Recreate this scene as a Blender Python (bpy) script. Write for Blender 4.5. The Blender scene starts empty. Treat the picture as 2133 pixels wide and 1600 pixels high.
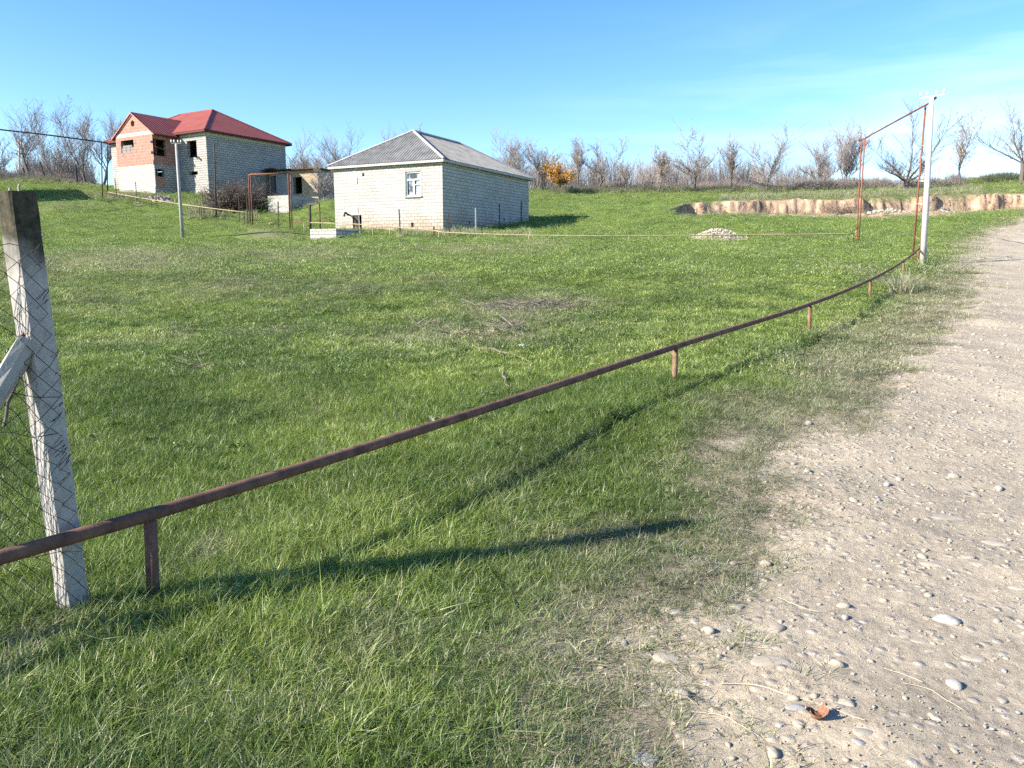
import bpy, bmesh, math, random
import numpy as np
from mathutils import Vector, Matrix, Euler
R = math.radians
# ------------------------------------------------------------------ camera, sky, sun, exposure
scene = bpy.context.scene
PITCH = 9.0
FPX = 1611.0
cam_data = bpy.data.cameras.new("camera")
cam = bpy.data.objects.new("camera", cam_data)
scene.collection.objects.link(cam)
cam.location = (0, 0, 1.6)
cam.rotation_euler = (R(90 - PITCH), 0, 0)
cam_data.sensor_width = 36.0
cam_data.lens = FPX / 2133 * 36
cam_data.clip_start = 0.05
cam_data.clip_end = 3000
scene.camera = cam

SUN_EL = 29.0
SH = Vector((0.93, 0.36, 0)).normalized()          # the way shadows fall on the ground
sun_from = -SH
sd = bpy.data.lights.new("sun", 'SUN')
sd.energy = 4.8
sd.angle = R(0.53)
sd.color = (1.0, 0.93, 0.82)
sun = bpy.data.objects.new("sun", sd)
scene.collection.objects.link(sun)
to_sun = Vector((sun_from.x * math.cos(R(SUN_EL)), sun_from.y * math.cos(R(SUN_EL)), math.sin(R(SUN_EL))))
sun.rotation_euler = to_sun.to_track_quat('Z', 'Y').to_euler()
sun.location = (-30, -20, 40)

world = bpy.data.worlds.new("World")
scene.world = world
world.use_nodes = True
wt = world.node_tree
for n in list(wt.nodes): wt.nodes.remove(n)
wo = wt.nodes.new('ShaderNodeOutputWorld')
bg = wt.nodes.new('ShaderNodeBackground')
sky = wt.nodes.new('ShaderNodeTexSky')
sky.sky_type = 'NISHITA'
sky.sun_disc = False
sky.sun_elevation = R(SUN_EL)
sky.sun_rotation = math.atan2(sun_from.x, sun_from.y)
sky.altitude = 300
sky.air_density = 1.0
sky.dust_density = 0.35
sky.ozone_density = 2.6
bg.inputs['Strength'].default_value = 0.108
# thin cirrus wisps near the horizon, part of the sky itself
geo = wt.nodes.new('ShaderNodeTexCoord')
mp = wt.nodes.new('ShaderNodeMapping'); mp.inputs['Scale'].default_value = (1.1, 1.1, 9.0)
mp.inputs['Rotation'].default_value = (0, R(7), 0)
nz = wt.nodes.new('ShaderNodeTexNoise'); nz.inputs['Scale'].default_value = 2.6; nz.inputs['Detail'].default_value = 7
nz.inputs['Roughness'].default_value = 0.55; nz.inputs['Distortion'].default_value = 0.35
cr = wt.nodes.new('ShaderNodeValToRGB'); cr.color_ramp.elements[0].position = 0.47; cr.color_ramp.elements[1].position = 0.78
sx = wt.nodes.new('ShaderNodeSeparateXYZ')
hz = wt.nodes.new('ShaderNodeMapRange'); hz.inputs[1].default_value = 0.30; hz.inputs[2].default_value = 0.10
rt = wt.nodes.new('ShaderNodeMapRange'); rt.inputs[1].default_value = -0.05; rt.inputs[2].default_value = 0.5
mul = wt.nodes.new('ShaderNodeMath'); mul.operation = 'MULTIPLY'
mul2 = wt.nodes.new('ShaderNodeMath'); mul2.operation = 'MULTIPLY'
mul3 = wt.nodes.new('ShaderNodeMath'); mul3.operation = 'MULTIPLY'; mul3.inputs[1].default_value = 0.55
mx = wt.nodes.new('ShaderNodeMix'); mx.data_type = 'RGBA'
mx.inputs['B'].default_value = (6.2, 6.9, 8.0, 1)
hsv = wt.nodes.new('ShaderNodeHueSaturation'); hsv.inputs['Saturation'].default_value = 1.28; hsv.inputs['Hue'].default_value = 0.508
L = wt.links.new
L(geo.outputs['Generated'], mp.inputs[0]); L(mp.outputs[0], nz.inputs[0]); L(nz.outputs['Fac'], cr.inputs[0])
L(geo.outputs['Generated'], sx.inputs[0]); L(sx.outputs['Z'], hz.inputs[0]); L(sx.outputs['X'], rt.inputs[0])
L(cr.outputs[0], mul.inputs[0]); L(hz.outputs[0], mul.inputs[1]); L(mul.outputs[0], mul2.inputs[0]); L(rt.outputs[0], mul2.inputs[1])
L(mul2.outputs[0], mul3.inputs[0]); L(mul3.outputs[0], mx.inputs['Factor'])
L(sky.outputs[0], hsv.inputs['Color']); L(hsv.outputs[0], mx.inputs['A']); L(mx.outputs['Result'], bg.inputs[0]); L(bg.outputs[0], wo.inputs[0])

scene.view_settings.view_transform = 'Standard'
scene.view_settings.look = 'None'
scene.view_settings.exposure = 1.42
scene.view_settings.gamma = 1.0
scene.cycles.max_bounces = 4
scene.cycles.diffuse_bounces = 2
scene.cycles.use_adaptive_sampling = True
scene.cycles.adaptive_threshold = 0.02
scene.cycles.transparent_max_bounces = 4
scene.cycles.use_denoising = False
scene.cycles.denoiser = 'OPENIMAGEDENOISE'
scene.cycles.denoising_input_passes = 'RGB_ALBEDO_NORMAL'
scene.cycles.denoising_prefilter = 'ACCURATE'
scene.cycles.sample_clamp_indirect = 4

# ------------------------------------------------------------------ helpers
rng = np.random.default_rng(7)
random.seed(7)
cP, sP = math.cos(R(PITCH)), math.sin(R(PITCH))

def ray(u, v):
    a, b = (u - 1066.5) / FPX, (800 - v) / FPX
    return np.array([a, cP + b * sP, -sP + b * cP])

def P(u, v, d):
    r = ray(u, v)
    k = d / r[1]
    return Vector((r[0] * k, d, 1.6 + r[2] * k))

def hash2(ix, iy, s):
    h = (ix.astype(np.int64) * 374761393 + iy.astype(np.int64) * 668265263 + s * 974634777) & 0x7fffffff
    h = ((h ^ (h >> 13)) * 1274126177) & 0x7fffffff
    h = (h ^ (h >> 16)) & 0xffff
    return h / 65535.0

def vnoise(x, y, s=0):
    ix, iy = np.floor(x), np.floor(y)
    fx, fy = x - ix, y - iy
    fx = fx * fx * (3 - 2 * fx); fy = fy * fy * (3 - 2 * fy)
    a, b = hash2(ix, iy, s), hash2(ix + 1, iy, s)
    c, d = hash2(ix, iy + 1, s), hash2(ix + 1, iy + 1, s)
    return (a * (1 - fx) + b * fx) * (1 - fy) + (c * (1 - fx) + d * fx) * fy

def fbm(x, y, s=0, o=4):
    t, amp, tot = 0, 1.0, 0
    for i in range(o):
        t = t + amp * vnoise(x * 2 ** i + 17.3 * i, y * 2 ** i - 9.1 * i, s + i); tot += amp; amp *= 0.5
    return t / tot

def sstep(a, b, x):
    t = np.clip((x - a) / (b - a), 0, 1)
    return t * t * (3 - 2 * t)

# ---- terrain height: stations of distance (rows) by direction (columns)
DS = np.array([-50, 3.5, 8.4, 13, 18, 27, 38, 45, 52, 58, 66, 75, 85, 95, 110, 150, 700])
US = np.array([-600, 100, 318, 450, 600, 800, 1100, 1400, 1550, 1800, 2133, 2700])
TS = (US - 1066.5) / FPX / 0.975
near = [0, 0, .29, .47, .78, 1.5]
ZT = np.array([
    near + [2.5, 3.3, 4.6, 5.8, 7.3, 8.9, 10.2, 10.9, 11.0, 11.0, 6],
    near + [2.5, 3.2, 4.5, 5.7, 7.3, 8.9, 10.1, 10.8, 11.0, 11.0, 6],
    near + [2.4, 3.1, 4.2, 5.5, 7.2, 8.2, 9.3, 10.0, 10.2, 10.4, 6],
    near + [2.35, 3.1, 4.0, 5.3, 7.1, 8.0, 9.0, 9.7, 10.0, 10.4, 6],
    near + [2.35, 2.95, 3.95, 5.15, 6.5, 7.8, 9.0, 9.8, 10.2, 10.4, 6],
    near + [2.45, 3.25, 4.0, 4.9, 6.3, 7.6, 9.0, 10.0, 10.5, 10.6, 6],
    near + [2.55, 3.3, 4.0, 4.8, 6.2, 7.6, 9.0, 10.1, 10.6, 10.7, 6],
    near + [2.6, 3.35, 4.35, 5.6, 6.7, 7.7, 9.1, 10.2, 10.6, 10.7, 6],
    near + [2.6, 3.35, 4.4, 5.85, 6.9, 7.8, 9.2, 10.2, 10.6, 10.7, 6],
    near + [2.6, 3.4, 4.45, 6.0, 7.15, 8.1, 9.6, 10.5, 10.8, 10.9, 6],
    near + [2.65, 3.65, 4.8, 6.3, 7.6, 8.9, 10.7, 11.3, 11.4, 11.4, 6],
    near + [2.65, 3.6, 4.9, 6.3, 7.8, 9.3, 10.9, 11.5, 11.6, 11.6, 6]])

def hermite(xs, ys, xq):                      # ys: (..., n)
    m = np.zeros_like(ys); dx = np.diff(xs); sl = np.diff(ys, axis=-1) / dx
    m[..., 0] = sl[..., 0]; m[..., -1] = sl[..., -1]
    a, b = sl[..., :-1], sl[..., 1:]
    m[..., 1:-1] = np.where(a * b > 0, 2 * a * b / (a + b + 1e-12), 0)
    i = np.clip(np.searchsorted(xs, xq) - 1, 0, len(xs) - 2)
    t = np.clip((xq - xs[i]) / dx[i], 0, 1); h = dx[i]
    return (ys[..., i] * (2 * t**3 - 3 * t**2 + 1) + m[..., i] * h * (t**3 - 2 * t**2 + t)
            + ys[..., i + 1] * (-2 * t**3 + 3 * t**2) + m[..., i + 1] * h * (t**3 - t**2))
DQ = np.linspace(-50, 700, 1501)
TQ = np.linspace(TS[0], TS[-1], 300)
ZQ = hermite(TS, hermite(DS, ZT, DQ).T, TQ)     # (1501, 300)

def bilin(d, t):
    fi = np.clip((d - DQ[0]) / (DQ[1] - DQ[0]), 0, len(DQ) - 1.001)
    fj = np.clip((t - TQ[0]) / (TQ[1] - TQ[0]), 0, len(TQ) - 1.001)
    i, j = fi.astype(int), fj.astype(int); a, b = fi - i, fj - j
    return (ZQ[i, j] * (1 - a) * (1 - b) + ZQ[i + 1, j] * a * (1 - b) + ZQ[i, j + 1] * (1 - a) * b + ZQ[i + 1, j + 1] * a * b)

def bump(x, y, cx, cy, h, rx, ry=None, ang=0):
    ry = ry or rx
    c, s = math.cos(ang), math.sin(ang)
    dx, dy = x - cx, y - cy
    a, b = (dx * c + dy * s) / rx, (-dx * s + dy * c) / ry
    return h * np.exp(-(a * a + b * b))

def base_h(x, y):
    t = x / np.maximum(y, 1.5)
    z = bilin(y, np.clip(t, TS[0], TS[-1]))
    z = z + bump(x, y, -14.6, 45.0, 0.55, 2.6, 1.5)            # the low earth mound
    z = z + bump(x, y, -13.0, 57.5, 1.0, 2.2, 3.0)              # the hillock left of the block house
    z = z + bump(x, y, 11.5, 43.0, 0.3, 2.6, 1.8)
    return z

def pit_masks(x, y):
    """the cut bank: returns (lowering, how much of the point is bare earth)"""
    wob = 0.22 * (fbm(x * 0.9 + y * .4, y * 0.9, 45, 4) - 0.5) + 2.2 * (fbm(x * 0.16, x * 0 + 3.3, 41, 3) - 0.5) + 0.35 * (fbm(x * 1.7, x * 0 + 1.3, 43, 3) - 0.5)
    yb = 59.3 + wob + np.clip((x - 24) * 0.02, 0, 2)
    xl = 11.3 + 0.8 * (fbm(y * 0.9, y * 0 + 7, 44, 3) - 0.5) + np.clip(y - 56.6, 0, 4) * 0.62
    rim = 1 - sstep(-0.05, 0.9 - .55 * sstep(.40, .62, fbm(x * .7, x * 0, 48, 2)), y - yb + .22 * (fbm(x * 3.2, y * 3.2, 49, 3) - .5))
    left = sstep(-0.02, 0.35, x - xl)
    ramp = np.clip((y - 53.2) / 4.6, 0, 1) ** 1.3
    dep = 1.40 + .25 * sstep(12, 24, x) + 0.25 * (fbm(x * 0.25, x * 0, 47, 2) - 0.5)
    low = dep * ramp * rim * left
    bare = sstep(54.0, 56.6, y + 3.0 * (fbm(x * 0.5, y * 0.5, 52, 3) - 0.5) + np.clip((x - 16) * 0.10, -1.2, 1.0) + 2.2 * np.exp(-((x - 24) / 8.0) ** 2)) * (1 - sstep(0.45, 0.95, y - yb)) * sstep(-0.3, 0.2, x - xl)
    return low, bare

def ground_h(x, y):
    x = np.asarray(x, float); y = np.asarray(y, float)
    z = base_h(x, y)
    low, bare = pit_masks(x, y)
    z = z - low
    amp = sstep(1.0, 6.0, y)
    z = z + 0.10 * (fbm(x * 0.45, y * 0.45, 3, 3) - 0.5) * (0.35 + amp) + 0.030 * (fbm(x * 2.3, y * 2.3, 9, 3) - 0.5) * 1.5
    z = z + bare * (0.35 * (fbm(x * 1.4, y * 1.4, 61, 4) - 0.5))
    return z

def _relief(x, y, z):
    s = road_s(x, y) if 'EY' in globals() else np.zeros_like(z) - 1
    return z + sstep(-.4, .4, s) * (1 - sstep(14, 30, y)) * (.020 * (fbm(x * 2.2, y * 2.2, 401, 3) - .5) + .010 * (fbm(x * 11, y * 11, 403, 3) - .5) + .006 * (vnoise(x * 34, y * 34, 405) - .5))
_gh0 = ground_h
def ground_h(x, y):
    x = np.asarray(x, float); y = np.asarray(y, float)
    return _relief(x, y, _gh0(x, y))

def gh(x, y): return float(ground_h(np.array([x]), np.array([y]))[0])

def hit(u, v, dmin=1.6, dmax=130):
    d = np.concatenate([np.linspace(dmin, 12, 600), np.linspace(12.02, dmax, 3000)])
    d = d[d >= dmin]
    r = ray(u, v)
    xs, zs = r[0] / r[1] * d, 1.6 + r[2] / r[1] * d
    g = ground_h(xs, d)
    k = np.argmax(zs <= g)
    if not (zs <= g).any(): k = len(d) - 1
    return Vector((float(xs[k]), float(d[k]), float(g[k])))

# ---- road edge: the left edge of the track, from near to far
edge_px = [(1390, 1600), (1345, 1500), (1255, 1330), (1450, 1190), (1590, 1080), (1610, 950), (1700, 885), (1790, 800), (1840, 758), (1900, 715),
           (1955, 680), (2005, 640), (2022, 600), (2024, 550), (2045, 500), (2100, 472)]
ep = [hit(*p) for p in edge_px]
EY = np.array([-60, 0.5] + [p.y for p in ep] + [60.0, 90.0, 140])
EX = np.array([0.3, 0.42] + [p.x for p in ep] + [ep[-1].x + (60 - ep[-1].y) * 0.95, ep[-1].x + 40, ep[-1].x + 120])
o_ = np.argsort(EY); EY, EX = EY[o_], EX[o_]

def road_s(x, y):
    """metres to the right of the track's ragged left edge (negative on the grass), clipped at its right edge"""
    e = np.interp(y, EY, EX)
    slope = np.clip((np.interp(y + 1.5, EY, EX) - np.interp(y - 1.5, EY, EX)) / 3.0, 0, 3)
    s = (x - e) / np.sqrt(1 + slope ** 2)
    s = s - .13 * (1 - sstep(3.5, 6, y))
    k = np.clip(y / 7, 0.30, 1.5)
    s = s + k * (0.9 * (fbm(x * 1.1, y * 0.75, 71, 5) - 0.5) + 0.25 * (fbm(x * 5, y * 5, 73, 3) - 0.5))
    return np.minimum(s, 7.5 - (x - e) / np.sqrt(1 + slope ** 2))

patches = []   # dull or brown spots in the turf, (x, y, rx, ry, strength)
for (u, v, w, h, st) in [(250, 545, 260, 26, .9), (420, 600, 260, 26, .6), (620, 530, 160, 14, .7), (1000, 520, 160, 8, .8), (1120, 508, 60, 6, .6), (740, 600, 160, 22, .45),
                         (1080, 640, 170, 26, .9), (900, 700, 160, 24, .8), (1040, 695, 100, 20, .8), (700, 610, 90, 20, .4), (560, 690, 90, 12, .5), (480, 770, 140, 18, .6),
                         (900, 590, 120, 20, .4), (330, 700, 120, 14, .5), (860, 745, 120, 12, .5), (1780, 560, 60, 12, .6), (1870, 590, 50, 14, .9), (560, 490, 70, 10, .8),
                         (430, 1160, 60, 30, .9), (660, 870, 60, 30, .5), (850, 870, 60, 16, .4), (1060, 990, 90, 40, .6), (760, 1330, 100, 60, .6), (960, 1460, 200, 80, .6), (1300, 1130, 200, 30, .7),
                         (120, 430, 90, 6, .5), (60, 1350, 90, 60, .8), (700, 1480, 160, 60, .6)]:
    c = hit(u, v); a = hit(u + w, v); b = hit(u, v - h)
    patches.append((c.x, c.y, max(0.1, abs(a.x - c.x)), max(0.1, abs(b.y - c.y)), st))

def dryness(x, y):
    s = road_s(x, y)
    d = 0.62 * sstep(-1.9, 0.0, s / np.clip(y / 9, 0.55, 1.3)) 
    for (cx, cy, rx, ry, st) in patches:
        d = np.maximum(d, bump(x, y, cx, cy, st * .66, rx * 1.1, ry * 1.4))
    d = d + 0.62 * (fbm(x * 0.8, y * 0.8, 81, 4) - 0.54) + 0.35 * (fbm(x * 3.1, y * 3.1, 85, 3) - 0.5)
    rxx = np.interp(y, [0, 3.5, 8.4, 13, 18, 24], [-4.2, -1.72, 1.76, 4.9, 8.3, 11.8])
    d = d + .26 * sstep(-.2, 1.6, x - rxx) * (1 - sstep(22, 30, y)) * (.35 + .65 * sstep(-.9, .6, x)) + .12 * sstep(2.2, .6, y) 
    up = sstep(70, 88, y)
    d = d + 0.25 * up + 0.9 * sstep(56, 60, y) * (1 - sstep(63, 68, y)) * sstep(13, 18, x) * (fbm(x * .5, y * 1.2, 88, 3))
    return np.clip(d, 0, 1)

# ------------------------------------------------------------------ materials
def nodes(name):
    m = bpy.data.materials.new(name); m.use_nodes = True
    nt = m.node_tree
    b = nt.nodes['Principled BSDF']
    b.inputs['Specular IOR Level'].default_value = 0.25
    return m, nt, b, nt.links.new

def N(nt, t, **kw):
    n = nt.nodes.new(t)
    for k, v in kw.items():
        if k.startswith('_'): setattr(n, k[1:], v)
        else: n.inputs[k.replace('_', ' ')].default_value = v
    return n

def ramp(nt, stops):
    n = nt.nodes.new('ShaderNodeValToRGB'); e = n.color_ramp.elements
    while len(e) < len(stops): e.new(0.5)
    for i, (p, c) in enumerate(stops): e[i].position = p; e[i].color = (*c, 1)
    return n

def mat_noise(name, c1, c2, scale=6, rough=0.85, bump_s=0.3, metallic=0, detail=6, pos=(0.35, 0.65), c3=None, bscale=None, dist=0.02):
    m, nt, b, L = nodes(name)
    tc = N(nt, 'ShaderNodeTexCoord'); n = N(nt, 'ShaderNodeTexNoise', Scale=scale, Detail=detail, Roughness=0.65)
    L(tc.outputs['Object'], n.inputs[0])
    st = [(pos[0], c1), (pos[1], c2)] + ([(min(1, pos[1] + .15), c3)] if c3 else [])
    r = ramp(nt, st); L(n.outputs['Fac'], r.inputs[0]); L(r.outputs[0], b.inputs['Base Color'])
    b.inputs['Roughness'].default_value = rough; b.inputs['Metallic'].default_value = metallic
    if bump_s:
        n2 = N(nt, 'ShaderNodeTexNoise', Scale=bscale or scale * 4, Detail=5); L(tc.outputs['Object'], n2.inputs[0])
        bp = N(nt, 'ShaderNodeBump', Strength=bump_s, Distance=dist); L(n2.outputs['Fac'], bp.inputs['Height']); L(bp.outputs[0], b.inputs['Normal'])
    return m

def mat_block(name, c1, c2, mortar, bw=0.39, bh=0.19, ms=0.022, stain=(0.5, 0.36, 0.26), stain_amt=0.35, gain=1.0, offset=0.5, bumpk=0.8, damp=None):
    """courses of blocks, laid out in metres on the wall's own surface coordinates"""
    m, nt, b, L = nodes(name)
    uv = N(nt, 'ShaderNodeUVMap'); 
    nz = N(nt, 'ShaderNodeTexNoise', Scale=2.3, Detail=3)
    L(uv.outputs[0], nz.inputs[0])
    vm = N(nt, 'ShaderNodeVectorMath', _operation='MULTIPLY_ADD'); L(nz.outputs['Color'], vm.inputs[0]); vm.inputs[1].default_value = (0.05, 0.03, 0); L(uv.outputs[0], vm.inputs[2])
    br = N(nt, 'ShaderNodeTexBrick', Scale=1.0, Mortar_Size=ms, Mortar_Smooth=0.25, Bias=-0.1, Brick_Width=bw, Row_Height=bh)
    br.offset = offset
    br.inputs['Color1'].default_value = (*c1, 1); br.inputs['Color2'].default_value = (*c2, 1); br.inputs['Mortar'].default_value = (*mortar, 1)
    L(vm.outputs[0], br.inputs[0])
    n2 = N(nt, 'ShaderNodeTexNoise', Scale=0.55, Detail=5, Roughness=0.6); L(uv.outputs[0], n2.inputs[0])
    r2 = ramp(nt, [(0.42, (0, 0, 0)), (0.72, (1, 1, 1))]); L(n2.outputs['Fac'], r2.inputs[0])
    mm = N(nt, 'ShaderNodeMath', _operation='MULTIPLY'); L(r2.outputs[0], mm.inputs[0]); mm.inputs[1].default_value = stain_amt
    mx = N(nt, 'ShaderNodeMix', _data_type='RGBA', _blend_type='MULTIPLY'); L(mm.outputs[0], mx.inputs['Factor']); L(br.outputs['Color'], mx.inputs['A']); mx.inputs['B'].default_value = (*stain, 1)
    n3 = N(nt, 'ShaderNodeTexNoise', Scale=9, Detail=5, Roughness=0.7); L(uv.outputs[0], n3.inputs[0])
    r3 = ramp(nt, [(0.3, (0.72, 0.72, 0.72)), (0.7, (1.1, 1.1, 1.1))]); L(n3.outputs['Fac'], r3.inputs[0])
    mx3 = N(nt, 'ShaderNodeMix', _data_type='RGBA', _blend_type='MULTIPLY'); mx3.inputs['Factor'].default_value = 0.8; L(mx.outputs['Result'], mx3.inputs['A']); L(r3.outputs[0], mx3.inputs['B'])
    res = mx3.outputs['Result']
    if damp:   # rising damp and splashed soil near the ground
        su = N(nt, 'ShaderNodeSeparateXYZ'); L(uv.outputs[0], su.inputs[0])
        av = N(nt, 'ShaderNodeMath', _operation='MULTIPLY_ADD'); L(n2.outputs['Fac'], av.inputs[0]); av.inputs[1].default_value = -1.6; L(su.outputs['Y'], av.inputs[2])
        mr = N(nt, 'ShaderNodeMapRange'); L(av.outputs[0], mr.inputs[0]); mr.inputs[1].default_value = damp[1] - .8; mr.inputs[2].default_value = damp[0] - .8
        dm = N(nt, 'ShaderNodeMix', _data_type='RGBA', _blend_type='MULTIPLY'); L(mr.outputs[0], dm.inputs['Factor']); L(res, dm.inputs['A']); dm.inputs['B'].default_value = (*damp[2], 1); res = dm.outputs['Result']
    L(res, b.inputs['Base Color'])
    b.inputs['Roughness'].default_value = 0.9
    bp = N(nt, 'ShaderNodeBump', Strength=bumpk, Distance=0.02); bp.invert = True
    L(br.outputs['Fac'], bp.inputs['Height']); L(bp.outputs[0], b.inputs['Normal'])
    return m

M = {}
M['block_white'] = mat_block('pale_stone_blocks', (.50, .49, .455), (.41, .395, .36), (.27, .26, .235), stain=(.86, .74, .58), stain_amt=.45, ms=.017, damp=(3.2, 4.6, (.80, .62, .50)))
M['block_shade'] = M['block_white']
M['block_house'] = mat_block('grey_stone_blocks', (.45, .435, .40), (.35, .335, .305), (.19, .18, .165), stain=(.75, .68, .58), stain_amt=.4)
M['block_base'] = mat_block('white_stone_blocks', (.54, .525, .49), (.45, .43, .40), (.24, .22, .20), stain=(.9, .85, .8), stain_amt=.2)
M['brick_red'] = mat_block('hollow_red_bricks', (.44, .205, .150), (.30, .135, .10), (.42, .31, .25), bw=0.19, bh=0.245, ms=0.016, stain=(.9, .8, .7), stain_amt=.3, offset=0.37, bumpk=.5)
M['rubble'] = mat_block('tan_rubble_stone', (.50, .38, .24), (.32, .25, .17), (.30, .25, .19), bw=0.27, bh=0.13, ms=0.02, stain=(.8, .7, .6), stain_amt=.5, offset=.4)
M['concrete'] = mat_noise('weathered_concrete', (.28, .26, .23), (.46, .43, .385), 5, .92, .5)
M['concrete_light'] = mat_noise('pale_concrete', (.29, .275, .245), (.41, .39, .35), 4, .9, .35)
M['cement'] = mat_noise('grey_cement_render', (.26, .25, .23), (.36, .34, .31), 2, .92, .3)
M['beam'] = mat_noise('pale_concrete_beam', (.46, .43, .39), (.58, .55, .5), 3, .9, .2)
M['slate'] = mat_noise('weathered_fibre_cement', (.17, .165, .155), (.30, .29, .27), 1.6, .9, .25, c3=(.20, .19, .18))
M['cap'] = mat_noise('pale_ridge_cap', (.33, .32, .30), (.47, .455, .43), 3, .8, .2)
M['red_roof'] = mat_noise('red_painted_sheet', (.25, .066, .048), (.30, .085, .062), .8, .55, .05)
M['trim_white'] = mat_noise('white_painted_wood', (.62, .62, .60), (.76, .76, .74), 9, .6, .1)
M['dark_wood'] = mat_noise('dark_wood', (.035, .025, .018), (.10, .07, .05), 8, .85, .3)
M['rust'] = mat_noise('rusty_pipe', (.095, .048, .034), (.21, .11, .072), 9, .85, .35, c3=(.30, .18, .12), bscale=90, dist=.003)
M['rust_orange'] = mat_noise('orange_primer_and_rust', (.13, .055, .035), (.27, .10, .055), 1.1, .75, .2, c3=(.17, .12, .095))
M['rust_tan'] = mat_noise('tan_rust', (.11, .062, .036), (.25, .15, .09), 9, .8, .25)
M['rust_grey'] = mat_noise('weathered_grey_pipe', (.075, .068, .060), (.17, .15, .125), 7, .6, .25, c3=(.20, .13, .085), bscale=80, dist=.003)
M['pipe_tan'] = mat_noise('tan_coated_pipe', (.26, .20, .12), (.40, .32, .20), 2.5, .7, .2)
M['steel_dark'] = mat_noise('dark_rusty_steel', (.035, .025, .022), (.085, .058, .045), 4, .8, .2)
M['pole_white'] = mat_noise('white_painted_steel_pole', (.42, .41, .38), (.56, .55, .51), 3, .65, .15, c3=(.58, .55, .5))
M['pole_grey'] = mat_noise('grey_steel_pole', (.26, .25, .24), (.38, .37, .35), 3, .6, .15)
M['porcelain'] = mat_noise('white_porcelain', (.70, .70, .68), (.8, .8, .78), 3, .3, 0)
M['wire'] = mat_noise('dark_iron_wire', (.012, .010, .009), (.035, .026, .021), 30, .7, 0)
M['white_rag'] = mat_noise('white_plastic_sheet', (.55, .55, .55), (.75, .75, .74), 10, .6, .3)
M['blue_rag'] = mat_noise('blue_plastic_scrap', (.12, .25, .38), (.2, .38, .55), 10, .6, .3)
M['leaf_brown'] = mat_noise('dry_brown_leaf', (.17, .08, .045), (.32, .17, .10), 40, .8, .4)
M['bark'] = mat_noise('grey_brown_bark', (.075, .060, .052), (.17, .14, .125), 14, .9, .4)
M['twig'] = mat_noise('fine_winter_twigs', (.165, .138, .124), (.30, .262, .24), 2.5, .9, 0)
M['twig_dark'] = mat_noise('dark_winter_twigs', (.062, .048, .040), (.135, .105, .085), 2.5, .9, 0)
M['deadwood'] = mat_noise('bleached_dead_branches', (.11, .09, .072), (.25, .21, .18), 18, .9, .3)
M['cobble'] = mat_noise('smooth_river_stone', (.28, .240, .185), (.37, .325, .262), 2.5, .92, .5, c3=(.33, .295, .24), bscale=60, dist=.003)
M['cobble_grey'] = mat_noise('grey_river_stone', (.22, .21, .195), (.33, .31, .285), 8, .8, .25, bscale=80, dist=.003)
M['rock'] = mat_noise('broken_limestone', (.33, .29, .23), (.47, .42, .35), 5, .9, .5)

def mat_leaf(name, c1, c2, trans=0.35):
    m, nt, b, L = nodes(name)
    tc = N(nt, 'ShaderNodeTexCoord'); n = N(nt, 'ShaderNodeTexNoise', Scale=3, Detail=3); L(tc.outputs['Object'], n.inputs[0])
    r = ramp(nt, [(.35, c1), (.65, c2)]); L(n.outputs['Fac'], r.inputs[0])
    d = N(nt, 'ShaderNodeBsdfDiffuse'); t = N(nt, 'ShaderNodeBsdfTranslucent'); mx = N(nt, 'ShaderNodeMixShader'); mx.inputs[0].default_value = trans
    L(r.outputs[0], d.inputs[0]); L(r.outputs[0], t.inputs[0]); L(d.outputs[0], mx.inputs[1]); L(t.outputs[0], mx.inputs[2])
    L(mx.outputs[0], nt.nodes['Material Output'].inputs[0]); nt.nodes.remove(b)
    return m
M['leaf_orange'] = mat_leaf('orange_autumn_leaves', (.42, .18, .035), (.52, .30, .07))
M['leaf_red'] = mat_leaf('faded_red_leaves', (.30, .12, .085), (.42, .22, .15))
M['leaf_tan'] = mat_leaf('faded_tan_leaves', (.30, .22, .15), (.40, .31, .2))
M['needle'] = mat_leaf('grey_green_shrub_leaves', (.17, .18, .11), (.26, .26, .16))

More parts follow.
